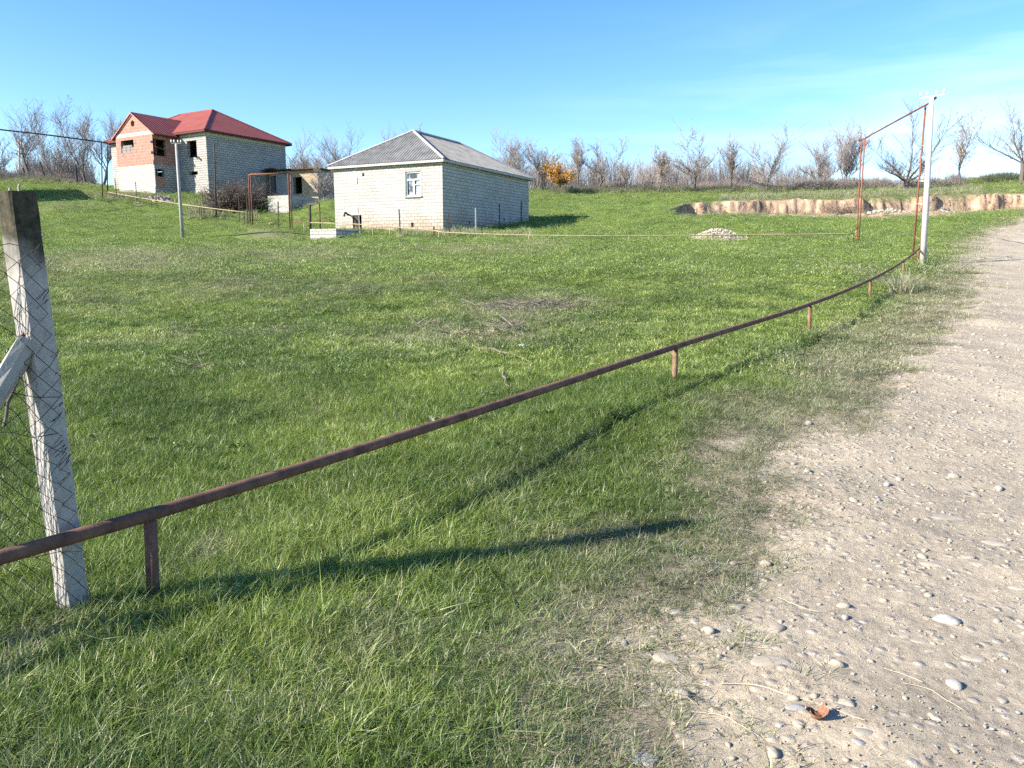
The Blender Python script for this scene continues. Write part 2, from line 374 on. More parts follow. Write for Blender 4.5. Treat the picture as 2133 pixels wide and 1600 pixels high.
# grass: colour driven by a tint carried by every tuft and a random carried by every blade
def mat_grass():
    m, nt, b, L = nodes('grass_blades')
    ti = N(nt, 'ShaderNodeAttribute', _attribute_type='INSTANCER', _attribute_name='tint')
    rv = N(nt, 'ShaderNodeAttribute', _attribute_type='INSTANCER', _attribute_name='var')
    bl = N(nt, 'ShaderNodeAttribute', _attribute_type='GEOMETRY', _attribute_name='blade')
    green = ramp(nt, [(0.0, (.070, .120, .020)), (0.45, (.165, .248, .036)), (0.8, (.255, .330, .066)), (1.0, (.360, .390, .190))])
    L(bl.outputs['Fac'], green.inputs[0])
    grey = ramp(nt, [(0.0, (.115, .140, .058)), (0.45, (.225, .245, .125)), (0.75, (.33, .315, .190)), (1.0, (.47, .42, .29))])
    L(bl.outputs['Fac'], grey.inputs[0])
    # dry share: a blade is dry when tint + (random-0.5)*k passes a threshold
    a = N(nt, 'ShaderNodeMath', _operation='MULTIPLY_ADD'); L(bl.outputs['Fac'], a.inputs[0]); a.inputs[1].default_value = 0.55; L(ti.outputs['Fac'], a.inputs[2])
    mr = N(nt, 'ShaderNodeMapRange'); L(a.outputs[0], mr.inputs[0]); mr.inputs[1].default_value = 0.45; mr.inputs[2].default_value = 1.0
    mx = N(nt, 'ShaderNodeMix', _data_type='RGBA'); L(mr.outputs[0], mx.inputs['Factor']); L(green.outputs[0], mx.inputs['A']); L(grey.outputs[0], mx.inputs['B'])
    hs = N(nt, 'ShaderNodeHueSaturation'); L(mx.outputs['Result'], hs.inputs['Color'])
    v = N(nt, 'ShaderNodeMapRange'); L(rv.outputs['Fac'], v.inputs[0]); v.inputs[3].default_value = 0.66; v.inputs[4].default_value = 1.34; L(v.outputs[0], hs.inputs['Value'])
    h = N(nt, 'ShaderNodeMapRange'); L(rv.outputs['Fac'], h.inputs[0]); h.inputs[3].default_value = 0.515; h.inputs[4].default_value = 0.485; L(h.outputs[0], hs.inputs['Hue'])
    d = N(nt, 'ShaderNodeBsdfDiffuse'); t = N(nt, 'ShaderNodeBsdfTranslucent'); g = N(nt, 'ShaderNodeBsdfGlossy', Roughness=0.45); g.inputs['Color'].default_value = (.9, .9, .9, 1)
    mx1 = N(nt, 'ShaderNodeMixShader'); mx1.inputs[0].default_value = 0.32
    mx2 = N(nt, 'ShaderNodeMixShader'); mx2.inputs[0].default_value = 0.035
    L(hs.outputs[0], d.inputs[0]); L(hs.outputs[0], t.inputs[0])
    L(d.outputs[0], mx1.inputs[1]); L(t.outputs[0], mx1.inputs[2]); L(mx1.outputs[0], mx2.inputs[1]); L(g.outputs[0], mx2.inputs[2])
    L(mx2.outputs[0], nt.nodes['Material Output'].inputs[0]); nt.nodes.remove(b)
    return m
M['grass'] = mat_grass()

def mat_ground(name, road=False):
    m, nt, b, L = nodes(name)
    at = N(nt, 'ShaderNodeAttribute', _attribute_name='soil')
    tc = N(nt, 'ShaderNodeTexCoord')
    n1 = N(nt, 'ShaderNodeTexNoise', Scale=1.3, Detail=9, Roughness=0.72); L(tc.outputs['Object'], n1.inputs[0])
    n2 = N(nt, 'ShaderNodeTexNoise', Scale=22, Detail=6, Roughness=0.75); L(tc.outputs['Object'], n2.inputs[0])
    r1 = ramp(nt, [(0.3, (.80, .80, .80)), (0.7, (1.18, 1.16, 1.12))]); L(n1.outputs['Fac'], r1.inputs[0])
    r2 = ramp(nt, [(0.3, (.72, .70, .68)), (0.7, (1.22, 1.22, 1.2))]); L(n2.outputs['Fac'], r2.inputs[0])
    a = N(nt, 'ShaderNodeMix', _data_type='RGBA', _blend_type='MULTIPLY'); a.inputs['Factor'].default_value = 1; L(at.outputs['Color'], a.inputs['A']); L(r1.outputs[0], a.inputs['B'])
    c = N(nt, 'ShaderNodeMix', _data_type='RGBA', _blend_type='MULTIPLY'); c.inputs['Factor'].default_value = 1; L(a.outputs['Result'], c.inputs['A']); L(r2.outputs[0], c.inputs['B'])
    out = c.outputs['Result']
    if not road:   # gullies, clods and pale crumbs in the raw earth of the cut
        ra = N(nt, 'ShaderNodeAttribute', _attribute_name='raw')
        ma = N(nt, 'ShaderNodeMapping'); ma.inputs['Scale'].default_value = (1, 1, .45); L(tc.outputs['Object'], ma.inputs[0])
        e1 = N(nt, 'ShaderNodeTexNoise', Scale=2.2, Detail=9, Roughness=.72, Distortion=.8); L(ma.outputs[0], e1.inputs[0])
        er = ramp(nt, [(.38, (.26, .23, .20)), (.46, (.80, .77, .73)), (.58, (1.12, 1.10, 1.08)), (.70, (1.5, 1.48, 1.45))]); L(e1.outputs['Fac'], er.inputs[0])
        em = N(nt, 'ShaderNodeMix', _data_type='RGBA', _blend_type='MULTIPLY'); L(ra.outputs['Fac'], em.inputs['Factor']); L(out, em.inputs['A']); L(er.outputs[0], em.inputs['B']); out = em.outputs['Result']
    h = N(nt, 'ShaderNodeTexNoise', Scale=38 if road else 26, Detail=7, Roughness=0.75); L(tc.outputs['Object'], h.inputs[0])
    hh = h.outputs['Fac']
    if road:   # pebbles pressed into the dust
        vo = N(nt, 'ShaderNodeTexVoronoi', Scale=17, Randomness=1.0); L(tc.outputs['Object'], vo.inputs[0])
        rv = ramp(nt, [(0.16, (1, 1, 1)), (0.42, (0, 0, 0))]); L(vo.outputs['Distance'], rv.inputs[0])
        sp = N(nt, 'ShaderNodeSeparateColor'); L(vo.outputs['Color'], sp.inputs[0])
        gt = N(nt, 'ShaderNodeMath', _operation='GREATER_THAN'); L(sp.outputs[0], gt.inputs[0]); gt.inputs[1].default_value = 0.55
        mk = N(nt, 'ShaderNodeMath', _operation='MULTIPLY'); L(rv.outputs[0], mk.inputs[0]); L(gt.outputs[0], mk.inputs[1])
        mm = N(nt, 'ShaderNodeMix', _data_type='RGBA'); L(mk.outputs[0], mm.inputs['Factor']); L(out, mm.inputs['A'])
        rs = ramp(nt, [(0.0, (.27, .235, .19)), (0.5, (.36, .315, .26)), (1.0, (.46, .41, .35))]); L(sp.outputs[1], rs.inputs[0]); L(rs.outputs[0], mm.inputs['B'])
        out = mm.outputs['Result']
        ad = N(nt, 'ShaderNodeMath', _operation='MULTIPLY_ADD'); L(mk.outputs[0], ad.inputs[0]); ad.inputs[1].default_value = 0.8; L(hh, ad.inputs[2]); hh = ad.outputs[0]
    L(out, b.inputs['Base Color'])
    bp = N(nt, 'ShaderNodeBump', Strength=0.75 if road else 0.9, Distance=0.02 if road else 0.05); L(hh, bp.inputs['Height']); L(bp.outputs[0], b.inputs['Normal'])
    b.inputs['Roughness'].default_value = 0.95; b.inputs['Specular IOR Level'].default_value = 0.1
    return m
M['ground'] = mat_ground('turf_and_soil'); M['road'] = mat_ground('pale_gravel_track', True)

# ------------------------------------------------------------------ mesh building
class MB:
    def __init__(s): s.v = []; s.f = []; s.uv = []; s.hasuv = False
    def quad(s, pts, uvs=None):
        k = len(s.v); s.v += [tuple(p) for p in pts]; s.f.append(tuple(range(k, k + len(pts))))
        s.uv.append(uvs); s.hasuv = s.hasuv or uvs is not None
    def box(s, c, size, rot=None, jit=0):
        c = Vector(c); h = Vector(size) / 2; k = len(s.v)
        for a in (-1, 1):
            for b in (-1, 1):
                for d in (-1, 1):
                    p = Vector((a * h.x, b * h.y, d * h.z))
                    if jit: p += Vector([random.uniform(-jit, jit) for _ in range(3)])
                    if rot is not None: p = rot @ p
                    s.v.append(tuple(c + p))
        for f in [(0, 1, 3, 2), (4, 6, 7, 5), (0, 4, 5, 1), (2, 3, 7, 6), (0, 2, 6, 4), (1, 5, 7, 3)]:
            s.f.append(tuple(k + i for i in f)); s.uv.append(None)
    def tube(s, pts, rad, n=6, cap=True):
        pts = [Vector(p) for p in pts]
        if not hasattr(rad, '__len__'): rad = [rad] * len(pts)
        k0 = len(s.v); up = None
        for i, p in enumerate(pts):
            t = (pts[min(i + 1, len(pts) - 1)] - pts[max(i - 1, 0)])
            if t.length < 1e-9: t = Vector((0, 0, 1))
            t.normalize()
            if up is None: up = t.orthogonal().normalized()
            up = (up - t * up.dot(t))
            up = up.normalized() if up.length > 1e-6 else t.orthogonal().normalized()
            w = t.cross(up)
            for j in range(n):
                a = 2 * math.pi * j / n
                s.v.append(tuple(p + (up * math.cos(a) + w * math.sin(a)) * rad[i]))
        for i in range(len(pts) - 1):
            for j in range(n):
                a, b = k0 + i * n + j, k0 + i * n + (j + 1) % n
                s.f.append((a, b, b + n, a + n)); s.uv.append(None)
        if cap and n > 2:
            s.f.append(tuple(k0 + j for j in range(n))[::-1]); s.uv.append(None)
            e = k0 + (len(pts) - 1) * n; s.f.append(tuple(e + j for j in range(n))); s.uv.append(None)
    def build(s, name, mat, parent=None, smooth=False, origin=None):
        me = bpy.data.meshes.new(name)
        V = s.v
        if origin is not None: V = [(a - origin[0], b - origin[1], c - origin[2]) for a, b, c in V]
        me.from_pydata(V, [], s.f)
        if s.hasuv:
            ul = me.uv_layers.new(name='UVMap'); li = 0
            for f, u in zip(s.f, s.uv):
                for j in range(len(f)):
                    ul.data[li].uv = u[j] if u else (0, 0)
                    li += 1
        me.materials.append(mat)
        if smooth: me.polygons.foreach_set('use_smooth', [True] * len(me.polygons))
        me.update()
        o = bpy.data.objects.new(name, me); scene.collection.objects.link(o)
        if origin is not None and parent is None: o.location = origin
        if parent is not None: o.parent = parent
        return o

def tag(o, label=None, cat=None, group=None, kind=None):
    if label: o['label'] = label
    if cat: o['category'] = cat
    if group: o['group'] = group
    if kind: o['kind'] = kind
    return o

def thing(name, loc, label, cat, group=None):
    o = bpy.data.objects.new(name, None); scene.collection.objects.link(o)
    o.location = loc; o.empty_display_size = 0.3
    return tag(o, label, cat, group)

def part(mb, name, mat, root, smooth=False):
    """mesh given in world coordinates, stored relative to its thing"""
    r = root; off = Vector((0, 0, 0))
    while r is not None: off += Vector(r.location); r = r.parent
    return mb.build(name, mat, root, smooth, origin=off)

# ------------------------------------------------------------------ ground and track
def grid_mesh():
    ang = np.concatenate([np.linspace(-180, -60, 25)[:-1], np.linspace(-60, -38, 45)[:-1], np.linspace(-38, 38, 761), np.linspace(38, 60, 45)[1:], np.linspace(60, 180, 25)[1:-1]])
    ang = np.radians(ang)
    r = [0.25]
    while r[-1] < 650:
        k = r[-1]
        step = max(0.012, k * 0.0060)
        if 51 < k < 56.5: step = 0.2
        if 56.5 <= k < 78: step = 0.10
        if 78 <= k < 120: step = 0.5
        if k >= 120: step = k * 0.05
        r.append(k + step)
    r = np.array(r)
    A, RR = np.meshgrid(ang, r)
    X, Y = RR * np.sin(A), RR * np.cos(A)
    return X, Y, len(r), len(ang)
GX, GY, NR, NA = grid_mesh()
GZ = ground_h(GX, GY)
rs = road_s(GX, GY)
GZ = GZ - 0.0

def soil_colour(x, y):
    dry = dryness(x, y); s = road_s(x, y)
    low, bare = pit_masks(x, y)
    green = np.array([.080, .115, .030]); brown = np.array([.20, .180, .105]); strw = np.array([.28, .225, .15])
    n = fbm(x * 1.6, y * 1.6, 91, 5)[..., None]
    far = sstep(14, 40, y)[..., None]
    g = green * (1 - far) + np.array([.120, .175, .042]) * far
    g = g * (0.75 + 0.5 * n)
    d = dry[..., None]
    c = g * (1 - d) + (brown * (1 - n) + strw * n) * d
    c = c * 1.12
    edge = sstep(-.95, -0.25, s + .5 * (fbm(x * 4, y * 4, 98, 3) - .5))[..., None]
    c = c * (1 - edge) + np.array([.38, .325, .245]) * (.85 + .3 * n) * edge
    global RAW
    RAW = bare
    # raw earth in the cut and around the house
    e = bare[..., None]
    st = fbm(x * 2.5, y * 0.3 + 5, 95, 4)[..., None]
    st2 = fbm(x * 4, y * 4, 96, 4)[..., None]
    earth = np.array([.40, .315, .235]) * (0.70 + 0.15 * st + .45 * st2)
    earth = earth * np.array([1.06, 1.0, .98])
    c = c * (1 - e) + earth * e
    h = bump(x, y, -31.5, 65.0, 1.0, 4.5, 1.6, R(-30))[..., None]
    c = c * (1 - h) + np.array([.16, .105, .075]) * h
    # a worn footpath and a bald pale strip on the upper left
    return c

def ground_objects():
    V = np.stack([GX, GY, GZ], -1).reshape(-1, 3)
    V = np.vstack([V, [[0, 0, gh(0, 0)]]])
    i, j = np.meshgrid(np.arange(NR - 1), np.arange(NA), indexing='ij')
    j2 = (j + 1) % NA
    F = np.stack([i * NA + j, i * NA + j2, (i + 1) * NA + j2, (i + 1) * NA + j], -1)[..., ::-1].reshape(-1, 4)
    def make(name, verts, quads, tris, mat):
        me = bpy.data.meshes.new(name)
        nq, nt_ = len(quads), len(tris)
        me.vertices.add(len(verts)); me.vertices.foreach_set('co', verts.astype(np.float32).ravel())
        loops = np.concatenate([quads.ravel(), tris.ravel()]).astype(np.int32)
        me.loops.add(len(loops)); me.loops.foreach_set('vertex_index', loops)
        me.polygons.add(nq + nt_)
        st = np.concatenate([np.arange(nq) * 4, nq * 4 + np.arange(nt_) * 3]).astype(np.int32)
        me.polygons.foreach_set('loop_start', st)
        me.polygons.foreach_set('use_smooth', np.ones(nq + nt_, bool))
        me.update(calc_edges=True)
        col = soil_colour(verts[:, 0], verts[:, 1])
        if mat is M['road']:
            w = road_s(verts[:, 0], verts[:, 1])[:, None]
            n = fbm(verts[:, 0] * 1.2, verts[:, 1] * 1.2, 97, 5)[:, None]
            n2 = fbm(verts[:, 0] * 6, verts[:, 1] * 6, 99, 4)[:, None]
            col = np.array([.385, .328, .248]) * (0.80 + 0.35 * n) * (0.9 + 0.2 * n2)
            k = sstep(0.5, 2.5, w); col = col * (1 - k) + col * np.array([1.12, 1.14, 1.17]) * k
        a = me.attributes.new('soil', 'FLOAT_COLOR', 'POINT')
        a.data.foreach_set('color', np.concatenate([col, np.ones((len(col), 1))], 1).astype(np.float32).ravel())
        a = me.attributes.new('raw', 'FLOAT', 'POINT'); a.data.foreach_set('value', RAW.astype(np.float32).ravel())
        me.materials.append(mat)
        o = bpy.data.objects.new(name, me); scene.collection.objects.link(o)
        return o
    c = len(V) - 1
    jj = np.arange(NA)
    T = np.stack([np.full(NA, c), (jj + 1) % NA, jj], -1)
    tag(make('ground', V, F, T, M['ground']), kind='structure')
    # the gravel track: a sheet a few mm above the ground
    rsf = np.append(rs.ravel(), road_s(np.array([0.]), np.array([0.])))
    yy = V[:, 1]
    ok = (rsf > 0.0) & (yy < 110) & (yy > -30)
    keep = ok[F].all(1)
    Q = F[keep]
    used = np.unique(Q); mp_ = -np.ones(len(V), int); mp_[used] = np.arange(len(used))
    VV = V[used].copy()
    lift = 0.004 + 0.02 * sstep(0.0, 0.5, rsf[used]) * sstep(1, 3, VV[:, 1])
    VV[:, 2] += lift
    tag(make('road', VV, mp_[Q], np.zeros((0, 3), int), M['road']), kind='structure')
ground_objects()

def road_lift(x, y):
    s = road_s(np.array([x]), np.array([y]))[0]
    return 0.0 if s <= 0 else float(0.004 + 0.02 * sstep(0.0, 0.5, s) * sstep(1, 3, y))

# ------------------------------------------------------------------ instanced ground cover (one object each)
def proto_collection(name, metas):
    c = bpy.data.collections.new(name)
    for o in metas: c.objects.link(o)
    return c

def scatter(name, pts, rot, scl, idx, tint, var, coll, label, cat):
    me = bpy.data.meshes.new(name)
    me.vertices.add(len(pts)); me.vertices.foreach_set('co', pts.astype(np.float32).ravel())
    for nm, ty, arr in (('rot', 'FLOAT_VECTOR', rot), ('scl', 'FLOAT_VECTOR', scl)):
        a = me.attributes.new(nm, ty, 'POINT'); a.data.foreach_set('vector', arr.astype(np.float32).ravel())
    for nm, arr in (('tint', tint), ('var', var)):
        a = me.attributes.new(nm, 'FLOAT', 'POINT'); a.data.foreach_set('value', arr.astype(np.float32))
    a = me.attributes.new('idx', 'INT', 'POINT'); a.data.foreach_set('value', idx.astype(np.int32))
    o = bpy.data.objects.new(name, me); scene.collection.objects.link(o)
    g = bpy.data.node_groups.new(name + '_scatter', 'GeometryNodeTree')
    g.interface.new_socket('Geometry', in_out='INPUT', socket_type='NodeSocketGeometry')
    g.interface.new_socket('Geometry', in_out='OUTPUT', socket_type='NodeSocketGeometry')
    gi = g.nodes.new('NodeGroupInput'); go = g.nodes.new('NodeGroupOutput')
    ip = g.nodes.new('GeometryNodeInstanceOnPoints'); ci = g.nodes.new('GeometryNodeCollectionInfo')
    ci.inputs['Collection'].default_value = coll; ci.inputs['Separate Children'].default_value = True; ci.inputs['Reset Children'].default_value = True
    ip.inputs['Pick Instance'].default_value = True
    def na(nm, ty):
        n = g.nodes.new('GeometryNodeInputNamedAttribute'); n.data_type = ty; n.inputs[0].default_value = nm
        return next(s for s in n.outputs if s.name == 'Attribute' and s.enabled)
    g.links.new(gi.outputs[0], ip.inputs['Points']); g.links.new(ci.outputs[0], ip.inputs['Instance'])
    g.links.new(na('idx', 'INT'), ip.inputs['Instance Index'])
    g.links.new(na('rot', 'FLOAT_VECTOR'), ip.inputs['Rotation']); g.links.new(na('scl', 'FLOAT_VECTOR'), ip.inputs['Scale'])
    g.links.new(ip.outputs[0], go.inputs[0])
    md = o.modifiers.new('scatter', 'NODES'); md.node_group = g
    return tag(o, label, cat, kind='stuff')

def tuft(name, nbl, rad, h, w, lean=0.5, seg=3, flat=0.0, mat=None, seed=0):
    """a tuft of curved tapering blades, unit height h (m)"""
    rr = np.random.default_rng(seed)
    V, F, B = [], [], []
    for i in range(nbl):
        a = rr.uniform(0, 2 * math.pi); q = rad * math.sqrt(rr.uniform())
        bx, by = q * math.cos(a), q * math.sin(a)
        da = a + rr.normal(0, 0.9); hh = h * rr.uniform(0.45, 1.15); ww = w * rr.uniform(0.7, 1.3)
        ln = lean * rr.uniform(0.3, 1.4) * hh
        if rr.uniform() < flat: ln *= 2.2; hh *= 0.35
        fa = da + math.pi / 2 + rr.normal(0, 0.6)
        b = rr.uniform()
        k = len(V)
        for s in range(seg + 1):
            t = s / seg
            cx, cy = bx + math.cos(da) * ln * t ** 1.8, by + math.sin(da) * ln * t ** 1.8
            z = hh * (t - 0.22 * (ln / max(hh, 1e-4)) * t ** 2.5 * 0.6)
            z = max(z, 0.002 * t) - 0.01 * (1 - t)
            wd = ww * (1 - t ** 1.6) * 0.5
            if s == seg: V.append((cx, cy, z)); B.append(b)
            else:
                V.append((cx - math.cos(fa) * wd, cy - math.sin(fa) * wd, z)); V.append((cx + math.cos(fa) * wd, cy + math.sin(fa) * wd, z)); B += [b, b]
        for s in range(seg - 1):
            F.append((k + 2 * s, k + 2 * s + 1, k + 2 * s + 3, k + 2 * s + 2))
        F.append((k + 2 * (seg - 1), k + 2 * seg - 1, k + 2 * seg))
    me = bpy.data.meshes.new(name); me.from_pydata(V, [], F)
    a = me.attributes.new('blade', 'FLOAT', 'POINT'); a.data.foreach_set('value', np.array(B, np.float32))
    me.materials.append(mat or M['grass']); me.update()
    return bpy.data.objects.new(name, me)

def rosette(name, n, h, mat, seed):
    """broad-leaved weed"""
    rr = np.random.default_rng(seed); V, F, B = [], [], []
    for i in range(n):
        a = rr.uniform(0, 6.28); l = h * rr.uniform(.7, 1.5); w = l * rr.uniform(.14, .24); up = rr.uniform(.15, .7); k = len(V); b = rr.uniform(.0, .8)
        for t, ww in ((0, .2), (.35, 1), (.7, .8), (1, 0.05)):
            x = l * t; z = l * up * math.sin(t * 2.2) 
            for sgn in (-1, 1):
                V.append((x * math.cos(a) - sgn * w * ww * math.sin(a), x * math.sin(a) + sgn * w * ww * math.cos(a), z + rr.normal(0, .003))); B.append(b)
        for s in range(3): F.append((k + 2 * s, k + 2 * s + 1, k + 2 * s + 3, k + 2 * s + 2))
    me = bpy.data.meshes.new(name); me.from_pydata(V, [], F)
    a = me.attributes.new('blade', 'FLOAT', 'POINT'); a.data.foreach_set('value', np.array(B, np.float32)); me.materials.append(mat); me.update()
    return bpy.data.objects.new(name, me)

def sample(y0, y1, dens, tmax=0.80, xlim=None):
    area = tmax * (y1 ** 2 - y0 ** 2)
    n = int(area * dens)
    y = np.sqrt(rng.uniform(y0 ** 2, y1 ** 2, n)); t = rng.uniform(-tmax, tmax, n)
    return y * t, y

def tall_zone(x, y):
    """1 where the unmown grass stands tall: the near left, along the railing"""
    rx = np.interp(y, [0, 3.5, 8.4, 13, 18, 24], [-4.2, -1.72, 1.76, 4.9, 8.3, 11.8])
    off = x - rx
    k = np.exp(-((off - 0.25) / 1.1) ** 2) * (1 - sstep(5.0, 11.0, y))
    k = np.maximum(k, sstep(0.4, -0.9, x + 0.0) * (1 - sstep(3.0, 4.3, y)) * 0.9)
    k = k * (0.5 + 1.0 * fbm(x * 1.3, y * 1.3, 101, 3))
    return np.clip(k, 0, 1.1)

footprints = []   # areas where no grass grows: polygons (filled further down, before scattering)
def in_poly(x, y, poly):
    inside = np.zeros(len(x), bool); n = len(poly)
    for i in range(n):
        x1, y1 = poly[i]; x2, y2 = poly[(i + 1) % n]
        c = ((y1 > y) != (y2 > y)) & (x < (x2 - x1) * (y - y1) / (y2 - y1 + 1e-12) + x1)
        inside ^= c
    return inside

# ------------------------------------------------------------------ buildings
def wall_panel(mb, p0, p1, z0, z1, holes=(), thick=0.22, inward=None, uoff=0.0, inner=True, ends=True):
    """vertical wall from p0 to p1 (xy), outer face on the p0->p1 line; holes: (s0, s1, z0, z1) in metres along it"""
    p0, p1 = Vector(p0[:2]), Vector(p1[:2]); L_ = (p1 - p0).length; dr = (p1 - p0) / L_
    nin = Vector(inward[:2]).normalized() * thick
    xs = sorted({0, L_, *[h[0] for h in holes], *[h[1] for h in holes]}); zs = sorted({z0, z1, *[h[2] for h in holes], *[h[3] for h in holes]})
    def pt(s, z, k): q = p0 + dr * s + nin * k; return (q.x, q.y, z)
    def ish(a, b, c, d): return any(h[0] <= a + 1e-6 and b <= h[1] + 1e-6 and h[2] <= c + 1e-6 and d <= h[3] + 1e-6 for h in holes)
    for i in range(len(xs) - 1):
        for j in range(len(zs) - 1):
            a, b, c, d = xs[i], xs[i + 1], zs[j], zs[j + 1]
            if ish(a, b, c, d): continue
            for k in ((0, 1) if inner else (0,)):
                mb.quad([pt(a, c, k), pt(b, c, k), pt(b, d, k), pt(a, d, k)], [(uoff + a, c), (uoff + b, c), (uoff + b, d), (uoff + a, d)])
    for (a, b, c, d) in holes:
        mb.quad([pt(a, c, 0), pt(a, d, 0), pt(a, d, 1), pt(a, c, 1)], [(0, c), (0, d), (.3, d), (.3, c)])
        mb.quad([pt(b, c, 0), pt(b, d, 0), pt(b, d, 1), pt(b, c, 1)], [(0, c), (0, d), (.3, d), (.3, c)])
        mb.quad([pt(a, c, 0), pt(b, c, 0), pt(b, c, 1), pt(a, c, 1)], [(a, .05), (b, .05), (b, .12), (a, .12)])
        mb.quad([pt(a, d, 0), pt(b, d, 0), pt(b, d, 1), pt(a, d, 1)], [(a, .05), (b, .05), (b, .12), (a, .12)])
    mb.quad([pt(0, z1, 0), pt(L_, z1, 0), pt(L_, z1, 1), pt(0, z1, 1)], [(0, .05), (L_, .05), (L_, .12), (0, .12)])

def corr_face(mb, e0, e1, t0, t1, period, amp, thick=0.0):
    """a corrugated roof slope between eave line e0-e1 and top line t0-t1 (t0==t1 for a hip end); waves run up the slope"""
    e0, e1, t0, t1 = map(Vector, (e0, e1, t0, t1)); E = e1 - e0; Ln = E.length; ed = E / Ln
    nrm = ed.cross((t0 - e0)).normalized()
    if nrm.z < 0: nrm = -nrm
    a, b = (t0 - e0).dot(ed), (t1 - e0).dot(ed)
    upv = (t0 - e0) - ed * a
    n = int(Ln / period * 6); prev = None
    for i in range(n + 1):
        s = Ln * i / n
        f = min(1.0, s / max(a, 1e-6), (Ln - s) / max(Ln - b, 1e-6)); f = max(f, 0.0)
        off = nrm * (amp * math.sin(2 * math.pi * s / period))
        lo = e0 + ed * s + off; hi = lo + upv * f
        cur = (lo, hi)
        if prev is not None: mb.quad([prev[0], cur[0], cur[1], prev[1]])
        prev = cur

# ---- the single-storey block house
dAB, dAC = Vector((math.cos(R(153.2)), math.sin(R(153.2)))), Vector((math.cos(R(63.2)), math.sin(R(63.2))))
HT = P(921, 334, 45); zt = HT.z
A = Vector((HT.x, HT.y)); B = A + dAB * 7.75; C = A + dAC * 11.3; D = B + dAC * 11.3
z0 = 1.9
house2 = thing('block_house', (A.x, A.y, gh(A.x, A.y)), 'single-storey pale stone-block house with a grey corrugated hip roof, in the middle', 'house')
footprints.append([tuple(A), tuple(B), tuple(D), tuple(C)])
def s_on(p, q, u):     # metres along the wall p->q at image column u (roughly, at eye pitch)
    best = min(np.linspace(0, (q - p).length, 400), key=lambda s: abs(1066.5 + FPX * (lambda w: w.x / (w.y * cP - 3.5 * sP))(p + (q - p).normalized() * s) - u))
    return best
wz = lambda u, v, d: P(u, v, d).z
sw0, sw1 = s_on(B, A, 845.5), s_on(B, A, 876.5)
zw0, zw1 = wz(860, 409, 46.0), wz(860, 358, 46.0)
sh0, sh1 = s_on(B, A, 733), s_on(B, A, 752)
zh0, zh1 = wz(742, 476, 47.6) - .3, wz(742, 448, 47.6)
sv0, sv1 = s_on(B, A, 855), s_on(B, A, 861); zv0, zv1 = wz(858, 473, 46), wz(858, 464, 46)
st0, st1 = s_on(B, A, 756), s_on(B, A, 760.5); zt0, zt1 = wz(758, 367, 47.4), wz(758, 360.5, 47.4)
mb = MB()
wall_panel(mb, B, A, z0, zt, [(sw0, sw1, zw0, zw1), (sh0, sh1, zh0, zh1), (sv0, sv1, zv0, zv1), (st0, st1, zt0, zt1)], .35, dAC)
part(mb, 'front_wall', M['block_white'], house2)
vents = [(s_on(A, C, u), wz(u, v, dd)) for u, v, dd in [(978, 464, 47.5), (1050, 457, 51.5)]]
mb = MB(); wall_panel(mb, A, C, z0, zt, [(s - .1, s + .1, z - .1, z + .1) for s, z in vents], .35, dAB, uoff=.2)
part(mb, 'side_wall', M['block_white'], house2)
mb = MB(); wall_panel(mb, B, D, z0, zt, [], .35, -dAB, uoff=.1); part(mb, 'side_wall', M['block_white'], house2)
mb = MB(); wall_panel(mb, D, C, z0, zt, [], .35, -dAC, uoff=.1); part(mb, 'back_wall', M['block_white'], house2)
ov = 0.24
EA, EB, EC, ED = A - dAB * ov - dAC * ov, B + dAB * ov - dAC * ov, C - dAB * ov + dAC * ov, D + dAB * ov + dAC * ov
mid = (A + B) / 2
R1, R2 = mid + dAC * 2.95, mid + dAC * 8.35
zr = zt + 2.28; ze = zt + 0.05
v3 = lambda p, z: Vector((p.x, p.y, z))
mb = MB()
corr_face(mb, v3(EB, ze), v3(EA, ze), v3(R1, zr), v3(R1, zr), .20, .032)
corr_face(mb, v3(EA, ze), v3(EC, ze), v3(R1, zr), v3(R2, zr), .20, .032)
corr_face(mb, v3(EC, ze), v3(ED, ze), v3(R2, zr), v3(R2, zr), .20, .032)
corr_face(mb, v3(ED, ze), v3(EB, ze), v3(R2, zr), v3(R1, zr), .20, .032)
roof = part(mb, 'roof', M['slate'], house2)
mb = MB()
for p, q in ((v3(EA, ze), v3(R1, zr)), (v3(EB, ze), v3(R1, zr)), (v3(R1, zr), v3(R2, zr)), (v3(EC, ze), v3(R2, zr)), (v3(ED, ze), v3(R2, zr))):
    mb.tube([p + Vector((0, 0, .03)), q + Vector((0, 0, .03))], .075, 6)
cap = mb.build('ridge_cap', M['cap'], roof, origin=house2.location)
mb = MB()
for p, q in ((EB, EA), (EA, EC), (EC, ED), (ED, EB)):
    a3, b3 = v3(p, ze - .09), v3(q, ze - .09); dv = (b3 - a3); rotm = Matrix.Rotation(math.atan2(dv.y, dv.x), 3, 'Z')
    mb.box((a3 + b3) / 2, (dv.length + .04, .04, .13), rotm)
part(mb, 'fascia', M['cap'], house2)
mb = MB(); mb.quad([v3(EA, ze - .10), v3(EB, ze - .10), v3(ED, ze - .10), v3(EC, ze - .10)]); part(mb, 'soffit', M['dark_wood'], house2)
